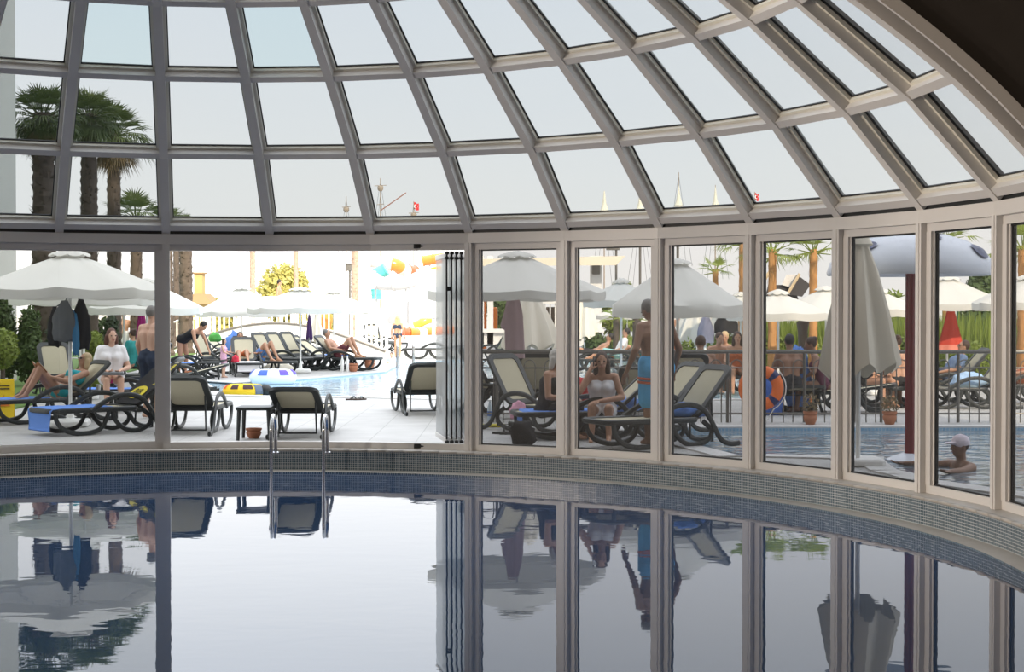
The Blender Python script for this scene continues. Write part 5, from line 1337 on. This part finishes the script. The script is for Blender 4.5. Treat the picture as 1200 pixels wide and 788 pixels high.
heap('towel', 'blue towel hanging beside the brown-backed person by the lifebuoy', 'towel', on(935,24.9,.10), (.20,.16,.62), BLUET, seed=42)
heap('bag', 'blue bag on the floor at the left of the brown-backed person', 'bag', on(902,24.3), (.20,.16,.42), cmat('blue_bag',(.06,.14,.45)), seed=43)
heap('bag', 'orange beach bag behind the brown-backed person by the lifebuoy', 'bag', on(937,26.4,.0), (.2,.16,.38), cmat('orange_vinyl',(.75,.22,.05)), seed=44)
folded_parasol('closed sunlit cream parasol at the left of the hanging blue clothes', on(815,38), Zv(352,38), Zv(403,38), .55, seed=45, m=CANVAS)
folded_parasol('closed sunlit cream parasol at the right of the hanging blue clothes', on(853,39), Zv(352,39), Zv(403,39), .60, seed=46, m=CANVAS)
folded_parasol('closed cream parasol in front of the white pavilion', on(685,52), Zv(335,52), Zv(397,52), .42, seed=47, base=True)
for nm, u, Y, vt, vb, r_, m_, lab in (('towel',827,36,370,402,(.17,.12),cmat('slate_red',(.16,.17,.24),.6),'slate and red towel hanging on a pole in the sunlit group'),('shirt',851,36,366,391,(.24,.14),cmat('black_cloth',(.015,.015,.017)),'dark clothes hanging on the pole right of the slate and red towel')):
    o = thing(nm, lab, 'garment', on(u,Y,Zv(vb,Y))); b = MB(); n = 18; L = Zv(vt,Y)-Zv(vb,Y)
    for k in range(8):
        t = k/7; q = .3+.7*min(1,t*2)
        for j in range(n): a = 2*pi*j/n; f = 1+.2*cos(4*a+t*2); b.v.append(V((r_[0]*q*f*cos(a), r_[1]*q*f*sin(a), L*(1-t))))
    for k in range(7):
        for j in range(n): b.f.append((k*n+j,(k+1)*n+j,(k+1)*n+(j+1)%n,k*n+(j+1)%n))
    b.f.append(tuple(range(n))); b.build('cloth', m_, o, True)
    b = MB(); b.tube([(0,.1,-Zv(vb,Y)),(0,.1,L+.05)], .03, 8); b.build('pole', POLEW, o)
# white pavilion with a bar counter
o = thing('pavilion', 'white pool-bar pavilion with square columns and an overhanging roof', 'pavilion', (0,0,0)); YP = 60
def pbx(nm, u0, v0, u1, v1, dy=.4, Y=YP, m=WHITE):
    A, B_ = P(u0,v0,Y), P(u1,v1,Y); b = MB(); b.box(((A.x+B_.x)/2,Y+dy/2,(A.z+B_.z)/2), (abs(B_.x-A.x),dy,abs(A.z-B_.z)), None, 0); return b.build(nm, m, o, False)
for u0, u1 in ((563,567),(571,578),(658,664),(692,705)): pbx('column', u0, 300, u1, 404)
for nm, vt in (('counter',386),):
    pbx(nm, 562, vt+4, 705, 406, 1.2); pbx('counter_top', 560, vt, 708, vt+4, 1.5, YP-.2)
b = MB(); A = [P(560,318,YP),P(712,312,YP)]
b.hexa([P(555,312,YP-1),P(722,311,YP-1),P(722,311,YP+5),P(555,312,YP+5),P(560,304,YP-1),P(733,300,YP-1),P(733,300,YP+5),P(560,304,YP+5)]); b.build('roof', mat('cream_roof', (.72,.64,.50), .7), o, False)
b = MB(); b.box(P(698.5,316,YP-.15), (.30,.2,.38), None, .03); b.build('speaker_box', BRONZE, o)
for u in (638,644,650): pbx('shelf_post', u, 355, u+1.5, 388, .1, YP+.4)
pbx('shelf_board', 636, 353, 656, 356, .4, YP+.3); pbx('back_panel', 640, 360, 690, 388, .1, YP+1.2, mat('dark_bar_back', (.10,.07,.05), .7))
o = thing('slide_post', 'orange painted slide support beyond the first right-hand pane', 'post', on(566,66)); b = MB()
zt = Zv(352,66); b.tube([(0,0,0),(0,0,zt)], .16, 10); b.build('column', SLM['orange'], o); b = MB(); b.box((.45,0,zt-.9), (.35,.3,1.2), None, .08); b.build('panel', SLM['orange'], o)
# hedge, fence and palms on the right
random.seed(21)
b = MB()
for i in range(5200):
    u = random.uniform(870,1225); Y = random.uniform(38,44); x = X(u,Y); h = random.uniform(.7,1.7); a = random.uniform(0,pi)
    w_ = V((cos(a),sin(a),0))*random.uniform(.018,.035); l = V((random.gauss(0,.15),random.gauss(0,.15),h))
    p = V((x,Y,0)); b.face([p-w_,p+w_,p+l*.6+w_*.8,p+l,p+l*.6-w_*.8])
tag(b.build('tall_grass', LEAFS['bright'], None, False), 'tall sunlit green grass along the fence behind the right deck', 'grass', None, 'stuff')
o = thing('mesh_fence', 'green wire fence with thin posts behind the tall grass', 'fence', (0,0,0)); xa_, xb_ = X(800,45), X(1230,45)
for i in range(9):
    x = xa_+(xb_-xa_)*i/8; b = MB(); b.tube([(x,45,0),(x,45,1.95)], .045, 8); b.build('post', mat('green_paint', (.03,.10,.06), .4), o)
b = MB()
for k in range(9): b.tube([(xa_,45,.2+.21*k),(xb_,45,.2+.21*k)], .008, 4)
for k in range(90): x = xa_+(xb_-xa_)*k/89; b.tube([(x,45,0),(x,45,1.9)], .006, 4)
b.build('wire_mesh', mat('green_paint'), o, False)
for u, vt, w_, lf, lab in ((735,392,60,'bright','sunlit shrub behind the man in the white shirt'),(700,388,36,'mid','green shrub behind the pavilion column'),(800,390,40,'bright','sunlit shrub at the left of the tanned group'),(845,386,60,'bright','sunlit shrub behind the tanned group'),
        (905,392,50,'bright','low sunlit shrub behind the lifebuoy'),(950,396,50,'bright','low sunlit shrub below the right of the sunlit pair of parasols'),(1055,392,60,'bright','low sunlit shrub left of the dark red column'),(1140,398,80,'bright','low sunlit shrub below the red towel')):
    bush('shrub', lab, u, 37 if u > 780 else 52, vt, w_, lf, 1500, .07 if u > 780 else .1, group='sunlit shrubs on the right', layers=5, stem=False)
bush('tree', 'bushy tree crown above the sunlit parasol with the red towel', 1145, 62, 312, 70, 'mid', 3600, .16, 'tree', layers=6)
bush('tree', 'yellow-green tree above the parasols between the first two right-hand panes', 728, 66, 312, 60, 'bright', 3000, .16, 'tree', layers=6)
bush('tree', 'green tree line behind the closed beige parasol', 1010, 66, 338, 120, 'bright', 3000, .16, 'tree', layers=8)
bush('tree', 'low green tree line left of the white-haired woman', 590, 84, 338, 60, 'mid', 1800, .2, 'tree', layers=5)
RP = 'palms behind the right deck'
fan_palm('sunlit palm with a thick orange trunk behind the lifebuoy', 905, 36, 440, 300, 272, 9, RP, 1, 'palmlit', BARK_LIT, 16, rcrown=.85, skirt=False)
fan_palm('sunlit palm with an orange trunk right of the one behind the lifebuoy', 953, 36, 440, 300, 276, 9, RP, 1, 'palmlit', BARK_LIT, 16, rcrown=.80, skirt=False)
fan_palm('sunlit palm with an orange trunk at the right edge of the picture', 1199, 34, 440, 296, 264, 12, RP, 1, 'palmlit', BARK_LIT, 18, rcrown=.9, skirt=False)
fan_palm('short young palm showing its upright fronds above the drooping parasol', 838, 40, 440, 322, 294, 7, RP, .8, 'palmlit', BARK_LIT, 10, rcrown=.75, skirt=False)
fan_palm('young palm whose fronds hang in at the right of the third pane', 870, 38, 440, 288, 270, 8, RP, 1, 'palmlit', BARK_LIT, 16, rcrown=.75, skirt=False)
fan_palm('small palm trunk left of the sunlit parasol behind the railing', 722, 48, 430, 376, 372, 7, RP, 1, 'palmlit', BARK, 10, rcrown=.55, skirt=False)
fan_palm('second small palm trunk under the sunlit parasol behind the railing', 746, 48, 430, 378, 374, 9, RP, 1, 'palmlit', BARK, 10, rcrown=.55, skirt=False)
fan_palm('feathery palm tip over the mushroom fountain', 1108, 46, 440, 284, 266, 7, RP, 1, 'palmlit', BARK_LIT, 18, rcrown=.95, skirt=False)
o = thing('painted_trunk', 'slim trunk with a white-painted foot between the two sunlit palms', 'trunk', on(941,35)); b = MB()
zt = Zv(374,35); b.lathe([(.11,zt*.45),(.12,zt*.6),(.11,zt*.8),(.14,zt*.95),(.05,zt)], 12, fn=lambda a,r,z: 1+.2*noise.noise(V((a,z*5,2)))); b.build('upper_bark', BARK, o)
b = MB(); b.lathe([(.15,0),(.12,zt*.2),(.11,zt*.46)], 12); b.build('painted_foot', mat('limewash', (.66,.65,.62), .8, 0, .3, 12), o)
# ships beyond: masts, a raised stern, flags
def mast(label, u, Y, vt, yards=(), cone=False, flag=None, boom=None):
    x = X(u,Y); zt = Zv(vt,Y); k = Y/F
    o = thing('ship_mast', label, 'mast', (x,Y,0), 0, 'ship masts on the skyline')
    b = MB(); b.tube([(0,0,0),(0,0,zt)], [.9*k*1.1,.45*k], 8); b.build('mast_pole', mat('mast_wood', (.32,.26,.20), .7), o)
    for vy, hw in yards:
        z = Zv(vy,Y); b = MB(); b.tube([(-hw*k,0,z),(hw*k,0,z+.8*k)], .45*k, 6); b.build('yard', mat('mast_wood'), o)
    if cone:
        z = Zv(cone,Y); b = MB(); b.lathe([(.6*k,z+22*k),(2.2*k,z+8*k),(4.6*k,z),(5.2*k,z-1*k)], 12); b.build('furled_sail', mat('old_sail', (.66,.62,.50), .9, 0, .2, 1), o)
        b = MB(); b.lathe([(5*k,z-2.2*k),(5.6*k,z-4*k),(5.6*k,z-7*k),(3.6*k,z-9*k)], 12); b.build('crows_nest', mat('nest_wood', (.52,.47,.36), .8, 0, .3, 1), o)
    elif yards:
        z = Zv(yards[0][0],Y); b = MB(); b.lathe([(2*k,z-6*k),(3.4*k,z-4*k),(3.4*k,z-1*k),(2.6*k,z)], 12); b.build('crows_nest', mat('mast_wood'), o)
    b = MB()
    for sx in (-1,1): b.tube([(0,0,zt-4*k),(sx*16*k,0,max(0,zt-110*k))], .16*k, 4); b.tube([(0,0,zt-18*k),(sx*9*k,0,max(0,zt-110*k))], .16*k, 4)
    b.build('rigging', GASKET, o)
    if boom:
        b = MB(); b.tube([(0,0,Zv(boom[0],Y)),(boom[1]*k,0,Zv(boom[2],Y))], .7*k, 6); b.build('boom', mat('boom_red', (.30,.14,.10), .7), o)
    if flag:
        z = zt-1*k; b = MB(); n = 8
        for i in range(n+1):
            for j in (0,1): b.v.append(V((flag*k*i/n, 1.0*k*sin(i*.9), z-(1-j)*8*k-2.2*k*(i/n)+(.6*k*sin(i)))))
        for i in range(n): b.f.append((2*i,2*i+2,2*i+3,2*i+1))
        fl = b.build('flag', mat('flag_red', (.72,.03,.03), .8), o, True)
        b = MB(); cx, cz, rr = flag*k*.42, z-5*k, 2.3*k
        for i in range(20):
            a0, a1 = R(50)+2*pi*.72*i/20, R(50)+2*pi*.72*(i+1)/20
            q = lambda a, r: V((cx+r*cos(a), -1.3*k, cz+r*sin(a)))
            tk = .55*(sin(pi*i/20)); tk1 = .55*(sin(pi*(i+1)/20)); b.face([q(a0,rr),q(a1,rr),q(a1,rr*(1-tk1)),q(a0,rr*(1-tk))])
        b.face([V((cx+rr*.9+.8*k*cos(2*pi*j/10+pi/2)*(1 if j%2 == 0 else .4), -1.3*k, cz+.8*k*sin(2*pi*j/10+pi/2)*(1 if j%2 == 0 else .4))) for j in range(10)])
        b.build('crescent_and_star', mat('flag_white', (.8,.8,.8), .8), fl, False)
    return o
mast('small grey mast left of the crane-like boom on the skyline', 406, 170, 230, ((243,5),))
mast('mast with a long slanting boom in the middle of the dome', 446, 170, 209, ((218,7),(240,4)), boom=(247,30,226))
mast('short mast flying a red flag with a white crescent', 485, 170, 236, ((250,6),), flag=6)
mast('thin mast behind the dome at the left of the furled-sail masts', 708, 160, 224, ((240,3),), cone=246)
mast('small mast half hidden by a dome rib', 750, 160, 232, (), cone=245)
mast('tall mast with a pale furled sail and round platform', 795, 150, 202, (), cone=240)
mast('mast with a pale furled sail right of the tall one', 838, 150, 217, (), cone=242)
mast('short mast with a red flag at a dome rib on the right', 884, 160, 225, (), flag=5)
o = thing('moored_ship', 'dark raised ship stern with a pale awning behind the sunlit palms', 'ship', (0,0,0)); YS = 90
b = MB(); b.hexa([P(896,352,YS),P(936,352,YS),P(936,352,YS+6),P(896,352,YS+6),P(900,334,YS),P(930,334,YS),P(930,334,YS+6),P(900,334,YS+6)]); b.build('hull', mat('ship_wood', (.035,.03,.03), .6), o, False)
b = MB(); b.hexa([P(922,345,YS-.5),P(940,348,YS-.5),P(940,348,YS+6),P(922,345,YS+6),P(934,322,YS-.5),P(950,334,YS-.5),P(950,334,YS+6),P(934,322,YS+6)]); b.build('stern_castle', mat('ship_wood'), o, False)
b = MB(); b.hexa([P(916,334,YS-.2),P(930,338,YS-.2),P(930,338,YS+5),P(916,334,YS+5),P(922,322,YS-.2),P(936,322,YS-.2),P(936,322,YS+5),P(922,322,YS+5)]); b.build('awning', mat('pale_awning', (.70,.66,.60), .8), o, False)
b = MB(); b.tube([P(924,343,YS-.8),P(937,321,YS-.8)], .09, 6); b.tube([P(894,330,YS),P(903,318,YS)], .12, 6); b.build('gilded_rail', mat('pale_gilt', (.55,.42,.25), .5), o)
for u, Y, vt, lab in ((722,70,292,'thin lamp mast behind the pavilion roof'),(750,68,288,'thin lamp mast behind the gap between two parasols'),(794,64,288,'thin lamp mast behind the drooping parasol')):
    o = thing('lamp_mast', lab, 'lamp post', on(u,Y), 0); zt = Zv(vt,Y); b = MB(); b.tube([(0,0,0),(0,0,zt)], .055, 8); b.build('post', BRONZE, o); b = MB(); b.box((-.15,0,zt), (.6,.2,.1), None, .03); b.build('lamp_head', BRONZE, o)

# ------------------------------------------------------------------ fill lamps added in the pool hall, out of view
for i, (x, y) in enumerate(((-8,2),(-3,2),(2,2),(-8,-4),(-3,-4),(2,-4))):  # added ceiling lamps behind the camera, general fill for the frames
    o = thing('ceiling_light', 'round recessed lamp in the dark ceiling of the pool hall', 'ceiling light', (x,y,ZC), 0, 'recessed ceiling lamps')
    b = MB(); b.lathe([(.26,-.03),(.30,-.03),(.30,.0),(.26,.0)], 24); b.build('trim_ring', POLEW, o)
    L = bpy.data.lights.new('lamp','AREA'); L.shape = 'DISK'; L.size = .5; L.energy = 100; L.color = (1,.80,.60)
    lo = bpy.data.objects.new('lamp', L); COL.objects.link(lo); lo.location = (x,y,ZC-.06)

for i, (y, z) in enumerate(((10.2,3.2),(8.6,3.2),(7.0,3.2))):  # added unseen spots that brighten the right-hand frames
    o = thing('wall_spotlight', 'swivelling wall spotlight on the left side wall of the pool hall', 'wall light', (XL+.02,y,z), 0, 'wall spotlights')
    b = MB(); b.box((.03,0,0), (.06,.5,.5), None, .02); b.build('back_plate', POLEW, o)
    b = MB(); b.lathe([(.22,0),(.26,.02),(.24,.12),(.22,.12)], 24); 
    b.v = [V((p.z+.06,p.x,p.y)) for p in b.v]; b.build('housing', POLEW, o)
    L = bpy.data.lights.new('spot_lamp','AREA'); L.shape = 'DISK'; L.size = .4; L.energy = 190; L.color = (1,.86,.72); L.spread = R(100)
    lo = bpy.data.objects.new('spot_lamp', L); COL.objects.link(lo); lo.location = (XL+.24,y,z)
    lo.rotation_euler = (V((4.2,12.6,3.0))-lo.location).to_track_quat('-Z','Y').to_euler()
